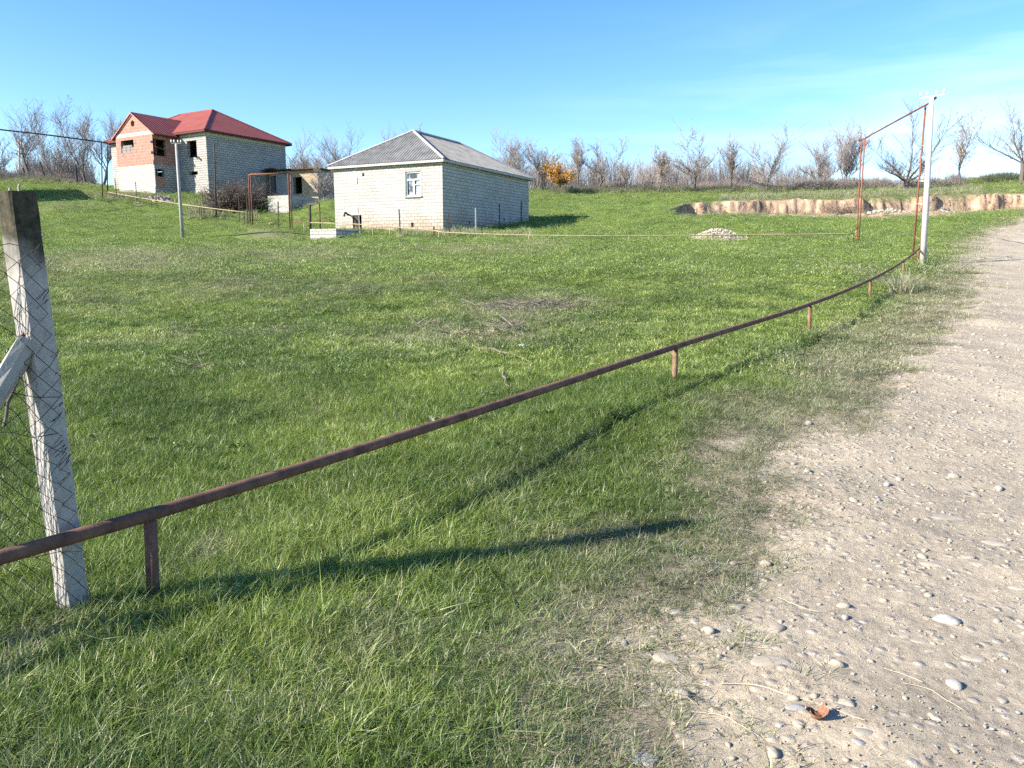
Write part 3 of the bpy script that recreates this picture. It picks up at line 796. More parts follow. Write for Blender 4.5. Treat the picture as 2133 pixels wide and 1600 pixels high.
# window: frame, mullion, transom, panes
nout = -dAC
def on_front(s, z, k): q = B - dAB * s + dAC * k; return Vector((q.x, q.y, z))
rotF = Matrix.Rotation(math.atan2(-dAB.y, -dAB.x), 3, 'Z')
win = MB()
mw = (sw0 + sw1) / 2; W_, H_ = sw1 - sw0, zw1 - zw0
mb = MB()
mb.quad([on_front(sw0, zw0, .14), on_front(sw1, zw0, .14), on_front(sw1, zw1, .14), on_front(sw0, zw1, .14)])
m, nt, b, L_n = nodes('dusty_window_glass'); b.inputs['Base Color'].default_value = (.10, .12, .14, 1); b.inputs['Roughness'].default_value = .12; b.inputs['Specular IOR Level'].default_value = .6
n_ = N(nt, 'ShaderNodeTexNoise', Scale=1.6, Detail=4); tc_ = N(nt, 'ShaderNodeTexCoord'); L_n(tc_.outputs['Object'], n_.inputs[0])
r_ = ramp(nt, [(.42, (.03, .035, .04)), (.56, (.30, .34, .38))]); L_n(n_.outputs['Fac'], r_.inputs[0]); L_n(r_.outputs[0], b.inputs['Base Color'])
M['glass'] = m
fr = MB()
zm = zw0 + H_ * .68
for (s, z, w, h) in [(sw0 + .035, (zw0 + zw1) / 2, .07, H_), (sw1 - .035, (zw0 + zw1) / 2, .07, H_)]:
    fr.box(on_front(s, z, .09), (w, .06, h), rotF)
for z, h in ((zw0 + .035, .07), (zw1 - .035, .07), (zm, .08)): fr.box(on_front(mw, z, .088), (W_ - .146, .056, h), rotF)
fr.box(on_front(mw, (zw0 + .07 + zm - .04) / 2, .086), (.10, .054, zm - .04 - zw0 - .075), rotF)
fr.box(on_front(mw + W_ * .25, zw0 + H_ * .47, .084), (W_ * .5 - .13, .05, .05), rotF)
fo = part(fr, 'window_frame', M['trim_white'], house2)
mb.build('pane', M['glass'], fo, origin=house2.location)
sill = MB(); sill.box(on_front(mw, zw0 - .045, -.03), (W_ + .2, .14, .06), rotF); sill.build('sill', M['cement'], fo, origin=house2.location)
trim = MB()
for (s, z, w, h) in ((sw0 - .045, (zw0 + zw1) / 2, .09, H_ + .18), (sw1 + .045, (zw0 + zw1) / 2, .09, H_ + .18), (mw, zw1 + .045, W_ - .002, .09)):
    trim.box(on_front(s, z, .004), (w, .02, h), rotF)
trim.build('surround', M['cement'], fo, origin=house2.location)
# cellar hatch half open, plaque, hood stub
hd = MB(); hd.box(on_front(sh0 + (sh1 - sh0) * .28, (zh0 + zh1) / 2, .10), ((sh1 - sh0) * .5, .05, zh1 - zh0 - .02), rotF); part(hd, 'hatch_door', M['dark_wood'], house2)
sp0 = s_on(B, A, 740.5); zp = wz(740.5, 375.5, 47.7)
pl = MB(); pl.box(on_front(sp0, zp, -.02), (.34, .05, .40), rotF)
plo = part(pl, 'plaque', M['trim_white'], house2)
pd = MB(); pc = on_front(sp0 + .0, zp, -.048); pts = [pc + (rotF @ Vector((.075 * math.cos(a), 0, .075 * math.sin(a)))) for a in np.linspace(0, 2 * math.pi, 17)[:-1]]
pd.quad(pts); pd.build('dial', M['cement'], plo, origin=house2.location)
mb = MB(); q0 = on_front(s_on(B, A, 724), wz(724, 447, 47.9), 0)
mb.tube([q0, q0 - v3(dAC * .25, 0) + Vector((0, 0, .12)), q0 - v3(dAC * .5, 0) + Vector((.1, 0, .02)), q0 - v3(dAC * .55, 0) + Vector((.12, 0, -.14))], .06, 7)
part(mb, 'vent_pipe', M['steel_dark'], house2, True)

# ---- the unfinished two-storey house with a red roof
fd, sdv = Vector((-.8616, .5075)), Vector((.5075, .8616))     # along the front (to the left), along the side (to the back)
K = Vector((-25.3, 66.3)); zt1_ = 12.25; zb1 = 6.2
S_ = K + fd * 3.6; W1 = S_ - sdv * 2.4; WL = W1 + fd * 4.95; SL = WL + sdv * 2.4
ML = K + fd * 13.0; KR = K + sdv * 8.7; MLb = ML + sdv * 8.7
house1 = thing('unfinished_house', (W1.x, W1.y, gh(W1.x, W1.y)), 'unfinished two-storey house of red brick and grey block with a bright red metal roof', 'house')
footprints += [[tuple(K), tuple(ML), tuple(MLb), tuple(KR)], [tuple(W1), tuple(WL), tuple(SL), tuple(S_)]]
zsplit = P(319, 341.6, W1.y).z
def hole(p, q, u0, u1, v0, v1, d): 
    a, b = s_on(p, q, u0), s_on(p, q, u1)
    return (min(a, b), max(a, b), wz((u0 + u1) / 2, v1, d), wz((u0 + u1) / 2, v0, d))
# wing front (left to right)
mb = MB(); wall_panel(mb, WL, W1, zb1, zsplit, [], .3, sdv); part(mb, 'lower_front_wall', M['block_base'], house1)
hw = hole(WL, W1, 264, 290, 289, 315, 67.0)
mb = MB(); wall_panel(mb, WL, W1, zsplit + .002, zt1_ - .28, [hw], .3, sdv); part(mb, 'brick_front_wall', M['brick_red'], house1)
mb = MB(); wall_panel(mb, WL - sdv * .01, W1 - sdv * .01, zt1_ - .278, zt1_, [], .3, sdv); part(mb, 'ring_beam', M['beam'], house1)
# wing right side
hs = hole(W1, S_, 329.5, 356, 291, 326, 66.8); hs = (hs[0], min(hs[1], 1.9), hs[2], hs[3])
hd_ = hole(W1, S_, 331.5, 349, 353, 369, 66.8)
d_ = hole(W1, S_, 331.5, 349, 369, 392, 66.8)
mb = MB(); wall_panel(mb, W1, S_, zb1, zsplit, [(hd_[0], hd_[1], hd_[2], min(hd_[3], zsplit - .12))], .3, fd); part(mb, 'lower_side_wall', M['block_house'], house1)
mb = MB(); wall_panel(mb, W1, S_, zsplit + .002, zt1_ - .28, [hs], .3, fd); part(mb, 'brick_side_wall', M['brick_red'], house1)
mb = MB(); wall_panel(mb, W1 - fd * .01, S_ - fd * .01, zt1_ - .278, zt1_, [], .3, fd); part(mb, 'ring_beam', M['beam'], house1)
mb = MB(); q0, q1 = W1 + sdv * d_[0] - fd * .012, W1 + sdv * d_[1] - fd * .012
wall_panel(mb, q0, q1, d_[2], d_[3], [], .1, fd); part(mb, 'brick_infill', M['brick_red'], house1)
mb = MB(); wall_panel(mb, SL, WL, zb1, zt1_, [], .3, -fd); part(mb, 'side_wall', M['block_house'], house1)
# pale blocks round the openings
mb = MB()
def on_wall(p, q, s, z, k, n): w = p + (q - p).normalized() * s + n * k; return Vector((w.x, w.y, z))
rotW = Matrix.Rotation(math.atan2((W1 - WL).y, (W1 - WL).x), 3, 'Z'); rotS = Matrix.Rotation(math.atan2(sdv.y, sdv.x), 3, 'Z')
for s, z in ((hw[0] - .14, hw[3] - .3), (hw[1] + .16, hw[3] - .25), (hw[0] - .12, hw[2] + .1), (hw[1] + .15, hw[2] + .0), (hw[0] + .1, hw[2] - .14)):
    mb = MB(); mb.box(on_wall(WL, W1, s, z, -.004, sdv), (.30, .03, .19), rotW); part(mb, 'pale_block', M['block_base'], house1)
for s, z in ((hs[0] - .12, hs[3] - .3), (hs[1] + .10, hs[3] - .5), (hs[0] - .14, hs[2] + .2), (hd_[0] - .08, zsplit + .2), (hd_[1] + .1, zsplit + .22), (hd_[0] - .08, zsplit + .03)):
    mb = MB(); mb.box(on_wall(W1, S_, s, z, -.004, fd), (.22, .03, .2), rotS); part(mb, 'pale_block', M['block_base'], house1)
bl_w = (hw[1] - hw[0] - .1) / 3
for rw, (na_, nb_) in enumerate(((0, 3), (0, 3), (.25, 2.4))):
    for kk in range(3):
        a_, b_ = max(na_, kk), min(nb_, kk + 1)
        if b_ - a_ < .3: continue
        mb = MB(); mb.box(on_wall(WL, W1, hw[0] + .05 + bl_w * (a_ + b_) / 2, hw[2] + .10 + .2 * rw, .13 + .02 * kk, sdv), (bl_w * (b_ - a_) - .015, .18, .185), rotW); part(mb, 'loose_block', M['block_base'], house1)
# gable with a round opening
mg = (W1 + WL) / 2; zap = P(271, 234, mg.y).z - .12
gl, gr = WL - sdv * .0, W1
hwid = 4.95 / 2
def gp(a, z, k=0): w = mg - fd * a + sdv * k; return (w.x, w.y, z)       # a: metres to the right of centre
cz, rr_ = P(275, 256, 67).z, .25
tri = [(-hwid, zt1_), (hwid, zt1_), (0, zap)]
angs = sorted(set(list(np.linspace(-math.pi, math.pi, 49)[:-1]) + [math.atan2(z - cz, a) for a, z in tri]))
def to_tri(an):
    dx, dz = math.cos(an), math.sin(an); best = 1e9
    for i in range(3):
        (x1, y1), (x2, y2) = tri[i], tri[(i + 1) % 3]
        den = dx * (y2 - y1) - dz * (x2 - x1)
        if abs(den) < 1e-9: continue
        t = ((x1) * (y2 - y1) - (y1 - cz) * (x2 - x1)) / den
        s = ((x1) * dz - (y1 - cz) * dx) / den
        if t > 0 and -1e-6 <= s <= 1 + 1e-6: best = min(best, t)
    return dx * best, cz + dz * best
mb = MB()
for i in range(len(angs)):
    a0, a1 = angs[i], angs[(i + 1) % len(angs)]
    p0_, p1_ = to_tri(a0), to_tri(a1)
    c0, c1 = (rr_ * math.cos(a0), cz + rr_ * math.sin(a0)), (rr_ * math.cos(a1), cz + rr_ * math.sin(a1))
    q = [c0, p0_, p1_, c1]
    mb.quad([gp(a, z) for a, z in q], [(a, z) for a, z in q])
    mb.quad([gp(*c0), gp(*c1), gp(*c1, .3), gp(*c0, .3)], [(0, 0), (.1, 0), (.1, .2), (0, .2)])
part(mb, 'gable', M['brick_red'], house1)
mb = MB(); mb.quad([gp(-hwid + .1, zt1_ + .02, .5), gp(hwid - .1, zt1_ + .02, .5), gp(0, zap - .1, .5)]); part(mb, 'attic_dark_sheet', M['dark_wood'], house1)  # added dark sheet behind the round opening, standing in for the unlit attic
# main block
hm1 = hole(S_, K, 399, 419, 292, 327, 67.0)
hm2 = hole(S_, K, 400, 418, 357, 364, 67.0)
mb = MB(); wall_panel(mb, S_, K, zb1, zt1_, [hm1, hm2], .3, sdv); part(mb, 'front_wall', M['block_house'], house1)
mb = MB(); wall_panel(mb, ML, SL, zb1, zt1_, [], .3, sdv); part(mb, 'front_wall', M['block_house'], house1)
mb = MB(); wall_panel(mb, K, KR, zb1, zt1_ - .3, [], .3, fd, uoff=.2); part(mb, 'side_wall', M['block_house'], house1)
mb = MB(); wall_panel(mb, K - fd * .02, KR - fd * .02, zt1_ - .298, zt1_, [], .3, fd); wall_panel(mb, S_ - sdv * .02, K - sdv * .02 - fd * .02, zt1_ - .30, zt1_ - .003, [], .05, sdv)
part(mb, 'ring_beam', M['beam'], house1)
mb = MB(); wall_panel(mb, MLb, ML, zb1, zt1_, [(3.2, 4.6, 9.6, 11)], .3, -fd); part(mb, 'side_wall', M['block_house'], house1)
mb = MB(); wall_panel(mb, KR, MLb, zb1, zt1_, [(8.2, 9.8, 9.6, 11), (3, 4.4, 9.6, 11)], .3, -sdv); part(mb, 'back_wall', M['block_house'], house1)
mb = MB(); a_, b_, c_, e_ = [p for p in (K, ML, MLb, KR)]
mb.quad([v3(p, 9.35) for p in (K + fd * .31 + sdv * .31, ML - fd * .31 + sdv * .31, MLb - fd * .31 - sdv * .31, KR + fd * .31 - sdv * .31)])
mb.quad([v3(p, 9.35) for p in (W1 + fd * .31 + sdv * .31, WL - fd * .31 + sdv * .31, SL - fd * .31, S_ + fd * .31)])
part(mb, 'upper_floor', M['cement'], house1)
# red roof
ov = .42; ze1 = zt1_ + .06; zr1 = P(442, 229, 72.3).z
E0, E1, E2, E3 = K - fd * ov - sdv * ov, ML + fd * ov - sdv * ov, MLb + fd * ov + sdv * ov, KR - fd * ov + sdv * ov
hf = 8.7 / 2 + ov
Q1, Q2 = E0 + fd * hf + sdv * hf, E1 - fd * hf + sdv * hf
mb = MB()
corr_face(mb, v3(E1, ze1), v3(E0, ze1), v3(Q2, zr1), v3(Q1, zr1), .30, .012)
corr_face(mb, v3(E0, ze1), v3(E3, ze1), v3(Q1, zr1), v3(Q1, zr1), .30, .012)
corr_face(mb, v3(E3, ze1), v3(E2, ze1), v3(Q1, zr1), v3(Q2, zr1), .30, .012)
corr_face(mb, v3(E2, ze1), v3(E1, ze1), v3(Q2, zr1), v3(Q2, zr1), .30, .012)
rf1 = part(mb, 'roof', M['red_roof'], house1)
mb = MB()
for p, q in ((v3(E0, ze1), v3(Q1, zr1)), (v3(E1, ze1), v3(Q2, zr1)), (v3(Q1, zr1), v3(Q2, zr1)), (v3(E3, ze1), v3(Q1, zr1)), (v3(E2, ze1), v3(Q2, zr1))): mb.tube([p, q], .07, 6)
mb.build('ridge_cap', M['red_roof'], rf1, origin=house1.location)
# wing roof
zwr = zap + .14
slope = (zwr - zt1_) / hwid
owg = .42
back = 2.4 + (zwr - ze1) / ((zr1 - ze1) / hf) + .3
g0 = mg - sdv * .14
eL, eR = g0 + fd * (hwid + owg), g0 - fd * (hwid + owg)
zel = zwr - slope * (hwid + owg)
mb = MB()
tb = back + .2
corr_face(mb, v3(eR, zel), v3(eR + sdv * (tb - .7), zel), v3(g0, zwr), v3(g0 + sdv * tb, zwr), .30, .012)
corr_face(mb, v3(eL + sdv * (tb - .7), zel), v3(eL, zel), v3(g0 + sdv * tb, zwr), v3(g0, zwr), .30, .012)
part(mb, 'wing_roof', M['red_roof'], house1)
mb = MB()
for e_ in (eL, eR):
    a3, b3 = v3(e_ - sdv * .02, zel - .04), v3(g0 - sdv * .02, zwr - .04)
    up = Vector((0, 0, .11)); nn = v3(sdv * .05, 0)
    mb.quad([a3, b3, b3 - up, a3 - up]); mb.quad([a3 + nn, b3 + nn, b3 + nn - up, a3 + nn - up]); mb.quad([a3 - up, b3 - up, b3 + nn - up, a3 + nn - up])
M['trim_red'] = mat_noise('faded_red_fascia', (.34, .13, .10), (.42, .19, .15), 2, .7, .1)
part(mb, 'barge_board', M['trim_red'], house1)
mb = MB()
for p, q in ((E1, E0), (E0, E3), (E3, E2), (E2, E1)):
    a3, b3 = v3(p, ze1 - .10), v3(q, ze1 - .10); dv = b3 - a3
    mb.box((a3 + b3) / 2, (dv.length, .04, .15), Matrix.Rotation(math.atan2(dv.y, dv.x), 3, 'Z'))
for e_ in (eL, eR):
    a3, b3 = v3(e_, zel - .06), v3(e_ + sdv * 2.3, zel - .06); dv = b3 - a3
    mb.box((a3 + b3) / 2, (dv.length, .04, .12), Matrix.Rotation(math.atan2(dv.y, dv.x), 3, 'Z'))
M['dark_red'] = mat_noise('dark_red_gutter', (.07, .018, .015), (.12, .03, .025), 2, .7, 0)
part(mb, 'fascia', M['dark_red'], house1)
mb = MB(); mb.quad([v3(E0, ze1 - .12), v3(E1, ze1 - .12), v3(E2, ze1 - .12), v3(E3, ze1 - .12)]); part(mb, 'soffit', M['dark_wood'], house1)
mb = MB()
for k in range(3):
    s = 1.0 + k * 3.1
p0_ = S_ - sdv * .0
mb.box(on_wall(S_, K, hm1[1] + .3, hm1[2] - .15, -.05, sdv), (.5, .06, .14), Matrix.Rotation(math.atan2((K - S_).y, (K - S_).x), 3, 'Z') @ Matrix.Rotation(R(35), 3, 'Y'))
part(mb, 'leaning_board', M['dark_wood'], house1)

# ---- stone outbuilding with a flat dark roof
O1 = P(662, 380, 69); O1 = Vector((O1.x, O1.y))
of, os_ = Vector((-.90, .436)), Vector((.436, .90))
OL = O1 + of * 5.5; OB = O1 + os_ * 5; OLB = OL + os_ * 5
zo = P(662, 352, 69).z
shed = thing('stone_outbuilding', (O1.x, O1.y, gh(O1.x, O1.y)), 'low tan stone outbuilding with a gaping window and flat dark roof, behind the concrete tank', 'outbuilding')
footprints.append([tuple(O1), tuple(OL), tuple(OLB), tuple(OB)])
hA = hole(OL, O1, 615, 632, 368, 403, 69.6); hB = hole(OL, O1, 557, 579, 366, 404, 71)
hB = (max(.15, hB[0]), hB[1], hB[2], hB[3])
mb = MB(); wall_panel(mb, OL, O1, 5.0, zo, [hA, hB], .3, os_); part(mb, 'front_wall', M['rubble'], shed)
mb = MB(); wall_panel(mb, O1, OB, 5.0, zo, [], .3, of); part(mb, 'side_wall', M['cement'], shed)
mb = MB(); wall_panel(mb, OLB, OL, 5.0, zo, [], .3, -of); wall_panel(mb, OB, OLB, 5.0, zo, [], .3, -os_); part(mb, 'back_wall', M['cement'], shed)
mb = MB(); cc = (OL + OB) / 2; rr2 = Matrix.Rotation(math.atan2(-of.y, -of.x), 3, 'Z')
mb.box(v3(cc - os_ * .1 + of * .2, zo + .07), (6.6, 5.7, .10), rr2 @ Matrix.Rotation(R(.8), 3, 'Y'))
mb.box(v3(cc - of * 1.8, zo + .15), (1.6, 1.8, .04), rr2 @ Matrix.Rotation(R(3), 3, 'Y'))
mb.box(v3(OL - os_ * .5 - of * .7, zo + .16), (.8, .7, .12), rr2 @ Matrix.Rotation(R(-4), 3, 'Y'))
part(mb, 'roof', M['dark_wood'], shed)
mb = MB(); q_ = OL + (O1 - OL) * ((hB[1] + hA[0]) / 2 / 5.5)
mb.box(v3(q_ - os_ * .02, (5.4 + zo) / 2), (hA[0] - hB[1] - .04, .03, zo - 5.4 - .05), rr2); part(mb, 'pier_shade_slab', M['cement'], shed)  # grey slab over the wall between the openings, its tone standing for shadow

# ---- concrete tank
T1 = P(603, 430, 57.0); T1 = Vector((T1.x, T1.y)); tf, ts = Vector((-.90, .436)), Vector((.436, .90))
tank = thing('concrete_tank', (T1.x, T1.y, gh(T1.x, T1.y)), 'square raw concrete water tank on the slope, behind the low pipe arch', 'water tank')
zk = P(603, 406.5, 57).z; zkb = 4.2
TL, TB = T1 + tf * 2.0, T1 + ts * 3.2; TLB = TL + ts * 3.2
footprints.append([tuple(T1), tuple(TL), tuple(TLB), tuple(TB)])
mb = MB(); wall_panel(mb, TL, T1, zkb, zk, [], .15, ts); wall_panel(mb, T1, TB, zkb, zk, [], .15, tf); wall_panel(mb, TB, TLB, zkb, zk, [], .15, -ts); wall_panel(mb, TLB, TL, zkb, zk, [], .15, -tf)
part(mb, 'tank_wall', M['concrete_light'], tank)
mb = MB(); mb.quad([v3(p, zk - .25) for p in (T1, TL, TLB, TB)]); part(mb, 'floor', M['cement'], tank)

# ---- low block cistern
Y1 = P(700, 489, 42); Y1 = Vector((Y1.x, Y1.y)); yf, ys_ = Vector((-.93, .36)), Vector((.44, .898))
cis = thing('block_cistern', (Y1.x, Y1.y, gh(Y1.x, Y1.y)), 'low open cistern walled with two courses of pale blocks in the grass', 'cistern')
zc = P(700, 476.5, 42).z; YL, YB = Y1 + yf * 1.65, Y1 + ys_ * 2.3; YLB = YL + ys_ * 2.3
footprints.append([tuple(Y1), tuple(YL), tuple(YLB), tuple(YB)])
mb = MB()
for p, q, n in ((YL, Y1, ys_), (Y1, YB, yf), (YB, YLB, -ys_), (YLB, YL, -yf)): wall_panel(mb, p, q, 2.2, zc, [], .2, n)
part(mb, 'block_wall', M['block_base'], cis)
mb = MB(); mb.quad([v3(p, zc - .16) for p in (Y1, YL, YLB, YB)]); part(mb, 'water_bed', M['cement'], cis)

# ---- a neighbour's house just outside the frame, whose gable throws the wedge of shade on the upper left
tipT = hit(170, 404); ax, ay = Vector((.95, .31)), Vector((-.31, .95))
m1c = Vector((tipT.x, tipT.y)) - Vector((SH.x, SH.y)) * (6.2 / math.tan(R(SUN_EL)))
c0 = m1c + ax * 3 - ay * 4
NB = thing('neighbour_house', (c0.x, c0.y, gh(c0.x, c0.y)), 'grey block house beyond the left edge, its shadow crossing the upper slope', 'house')
mb = MB(); zz = gh(c0.x, c0.y); NZ = tipT.z + 6.2 - 1.7
n1, n2, n3, n4 = c0, c0 - ax * 7, c0 - ax * 7 + ay * 8, c0 + ay * 8
for p, q, n in ((n1, n2, ay), (n2, n3, ax), (n3, n4, -ay), (n4, n1, -ax)): wall_panel(mb, p, q, zz - 1, NZ, [(2, 3.2, zz + 1, zz + 2.3)], .3, n)
part(mb, 'wall', M['block_house'], NB)
mb = MB(); m1, m2 = (n1 + n4) / 2 - ax * 3, (n1 + n4) / 2 - ax * 4
o_v = .4; q1, q2, q3, q4 = n1 + ax * o_v - ay * o_v, n2 - ax * o_v - ay * o_v, n3 - ax * o_v + ay * o_v, n4 + ax * o_v + ay * o_v
for e in ((q2, q1, m2, m1), (q1, q4, m1, m1), (q4, q3, m1, m2), (q3, q2, m2, m2)): corr_face(mb, v3(e[0], NZ), v3(e[1], NZ), v3(e[2], NZ + 1.7), v3(e[3], NZ + 1.7), .2, .02)
part(mb, 'roof', M['slate'], NB)

# ------------------------------------------------------------------ pipes, posts and poles
def gpt(u, v, d=None):
    if d is None: return hit(u, v)
    p = P(u, v, d); return Vector((p.x, p.y, gh(p.x, p.y)))

# near railing
near_posts = [(318, 1272), (1405, 800), (1687, 691), (1813, 619), (1882, 573)]
npz = []
base = [Vector((-1.72, 3.52, 0)), None, None, None, None]
dist = [3.55, 8.35, 12.9, 17.8, 22.8]
for (u, v), d in zip(near_posts, dist):
    p = P(u, v, d); npz.append(Vector((p.x, p.y, gh(p.x, p.y))))
rail_px = [(0, 1152, None), (312, 1072, 0), (1407, 722, 1), (1687, 634, 2), (1813, 583, 3), (1882, 544, 4)]
tops = [P(u, v, dist[i]) for u, v, i in rail_px if i is not None]
step = tops[1] - tops[0]
left_end = tops[0] - step * 0.75; left_end.z = gh(left_end.x, left_end.y) + .46
pr = P(0, 1150, 3.08)
pipe_pts = [left_end + (pr - left_end) * 0, pr]
pipe_pts = [tops[0] + (pr - tops[0]) * 4.0] + tops
JN = P(1918, 515, 27.6)
pipe_pts.append(JN)
def spline(pts, n=8):
    out = []
    for i in range(len(pts) - 1):
        p0, p1, p2, p3 = pts[max(i - 1, 0)], pts[i], pts[i + 1], pts[min(i + 2, len(pts) - 1)]
        for k in range(n):
            t = k / n
            out.append(0.5 * ((2 * p1) + (p2 - p0) * t + (2 * p0 - 5 * p1 + 4 * p2 - p3) * t * t + (3 * p1 - p0 - 3 * p2 + p3) * t ** 3))
    out.append(pts[-1]); return out
railing = thing('pipe_railing', npz[0], 'long low rusty pipe railing crossing the foreground from lower left to the tall pipe arch', 'railing')
mb = MB(); sp = spline(pipe_pts, 7)
mb.tube(sp, .032, 14); part(mb, 'rail', M['rust'], railing, True)
for i, (b_, t_) in enumerate(zip(npz, tops)):
    mb = MB(); mb.tube([b_ - Vector((0, 0, .25)), t_ - Vector((0, 0, .028))], .030 if i == 0 else .029, 12); part(mb, 'support', M['rust'] if i < 1 else M['rust_tan'], railing, True)
ex = pipe_pts[0]; mb = MB(); mb.tube([Vector((ex.x + .3, ex.y + .3, -.2)), Vector((ex.x + .3, ex.y + .3, ex.z))], .03, 10); part(mb, 'support', M['rust'], railing, True)
# welded collars at the joints
for t_, (a, b) in zip(tops[:2], ((0, 1), (1, 2))):
    mb = MB(); dv = (tops[b] - tops[a]).normalized(); mb.tube([t_ - dv * .02, t_ + dv * .02], .0333, 14); part(mb, 'weld_collar', M['rust'], railing, True)

# tall pipe arch by the track
arch = thing('tall_pipe_arch', gpt(1901, 535, 28.3), 'tall rust-orange pipe arch spanning the field gate beside the white pole', 'pipe arch')
n1t, n1b = P(1928, 220, 28.3), P(1901, 535, 28.3)
n2t, n2b = P(1937, 214, 27.4), P(1918, 514, 27.6)
f1t, f1b = P(1801, 290, 37.6), P(1789, 500, 37.6)
f2t, f2b = P(1795, 292, 38.3), P(1784, 500, 38.3)
mb = MB(); mb.tube(spline([n2b - Vector((0, 0, .1)), n2b + (n2t - n2b) * .5, n2t - (n2t - n2b) * .01, n2t + (f2t - n2t) * .012, f2t + (n2t - f2t) * .012, f2t - Vector((0, 0, .1)), f2b + (f2t - f2b) * .5, f2b + Vector((0, 0, .45)) - Vector((0, 0, .0))], 4), .034, 8)
part(mb, 'top_pipe', M['rust_orange'], arch, True)
for b_, t_ in ((n1b, n1t), (f1b, f1t)):
    mb = MB(); g_ = Vector((b_.x, b_.y, gh(b_.x, b_.y) - .3)); mb.tube([g_, t_], .035, 8); part(mb, 'leg', M['rust_orange'], arch, True)
mb = MB(); g_ = Vector((f2b.x, f2b.y, gh(f2b.x, f2b.y) - .3)); mb.tube([g_, f2b + Vector((0, 0, .5))], .034, 8); part(mb, 'leg', M['rust_orange'], arch, True)
mb = MB(); q_ = P(1912, 536, 27.8); mb.tube([Vector((q_.x, q_.y, gh(q_.x, q_.y) - .2)), Vector((q_.x, q_.y, n2b.z))], .03, 8); part(mb, 'leg', M['rust_orange'], arch, True)
for v in (302, 326, 375, 423):
    ta = (v - 220) / (535 - 220); tb_ = (v - 214) / (514 - 214)
    mb = MB(); mb.tube([n1t + (n1b - n1t) * ta, n2t + (n2b - n2t) * tb_], .022, 6); part(mb, 'rung', M['pole_white'], arch, True)

# far railing
far = thing('pipe_railing', gpt(1560, 508, 38), 'thin tan pipe railing running level across the far side of the field', 'railing')
fr_px = [(1780, 487, 38.3), (1690, 488, 38.2), (1555, 489.5, 38), (1310, 491.5, 37.5), (1102, 490, 38), (936, 484.5, 39.6), (905, 480.5, 40.4), (860, 476.5, 41.0), (800, 471, 42), (741, 467, 43), (690, 465, 44), (641, 464, 45)]
pts = [P(*p) for p in fr_px]
mb = MB(); mb.tube(spline(pts, 4), .026, 8); part(mb, 'rail', M['pipe_tan'], far, True)
for (u, d, v) in [(1776, 38.3, 487), (1555, 38, 489.5), (1310, 37.5, 491.5), (1102, 38, 490), (914, 40.2, 481.6), (812, 41.8, 472), (776, 42.4, 470), (633, 45.2, 464)]:
    t_ = P(u, v, d); g_ = Vector((t_.x, t_.y, gh(t_.x, t_.y) - .2)); mb = MB(); mb.tube([g_, t_], .025, 8); part(mb, 'support', M['pipe_tan'], far, True)
mb = MB(); t_ = P(1783, 487, 38.3); a_ = pts[0]; mb.tube([a_, f2b + Vector((0, 0, .46))], .026, 8); part(mb, 'elbow', M['pipe_tan'], far, True)

# low arch near the tank + the pipe climbing to the unfinished house
low = thing('low_pipe_arch', gpt(522, 462, 51), 'low square arch of rusty red pipe in front of the concrete tank', 'pipe arch')
a1, a2, b1, b2 = P(518, 365, 51.5), P(522, 364, 50.8), P(600, 361, 49.0), P(606, 362.5, 50.0)
ga = lambda u, d: (lambda p: Vector((p.x, p.y, gh(p.x, p.y) - .2)))(P(u, 450, d))
mb = MB(); mb.tube([a1, a2 + Vector((0, 0, .02)), b1, b2], .045, 8); part(mb, 'top_pipe', M['rust_orange'], low, True)
M['rust_mid'] = mat_noise('brown_rusted_pipe', (.075, .035, .025), (.16, .07, .045), 3, .75, .2)
for t_, u, d in ((a1, 520, 51.5), (a2, 525, 50.8), (b1, 603, 49.0), (b2, 607, 50.0)):
    mb = MB(); mb.tube([ga(u, d), t_], .042, 8); part(mb, 'leg', M['rust_mid'], low, True)
mb = MB(); mb.tube([P(607, 463, 50) , P(620, 464, 47.5), P(633, 464, 45.2)], .026, 7); part(mb, 'outlet_pipe', M['rust_mid'], low, True)

up = thing('pipe_railing', gpt(417, 448, 54), 'tan pipe on short stakes climbing the slope below the unfinished house', 'railing')
ux = [(226, 400, 63), (234, 402, 62.5), (315, 416, 58.5), (417, 431, 54.2), (517, 443, 51.3)]
mb = MB(); mb.tube(spline([P(*p) for p in ux], 3), .028, 8); part(mb, 'rail', M['pipe_tan'], up, True)
for u, v, d in ((315, 416, 58.5), (415, 431, 54.3), (419, 431.3, 54.1), (508, 442, 51.5)):
    t_ = P(u, v, d); mb = MB(); mb.tube([Vector((t_.x, t_.y, gh(t_.x, t_.y) - .2)), t_], .03, 7); part(mb, 'support', M['steel_dark'], up, True)

la = thing('overhead_pipe', gpt(213, 411, 62), 'dark overhead gas pipe on two tall thin legs leaving the picture at upper left', 'pipe arch')
l1, l2 = P(211, 296, 62), P(224, 297, 64.5)
mb = MB(); mb.tube(spline([l2 - Vector((0, 0, .1)), l2 + Vector((-.05, -.1, 0)), l1, P(105, 282, 59), P(0, 270, 56), P(-160, 250, 52)], 3), .05, 8); part(mb, 'top_pipe', M['steel_dark'], la, True)
for t_, u, d in ((l1, 216, 62), (l2, 227, 64.5), (P(-150, 251, 52.2), -140, 52.2)):
    mb = MB(); mb.tube([ga(u, d), t_], .045, 8); part(mb, 'leg', M['steel_dark'], la, True)
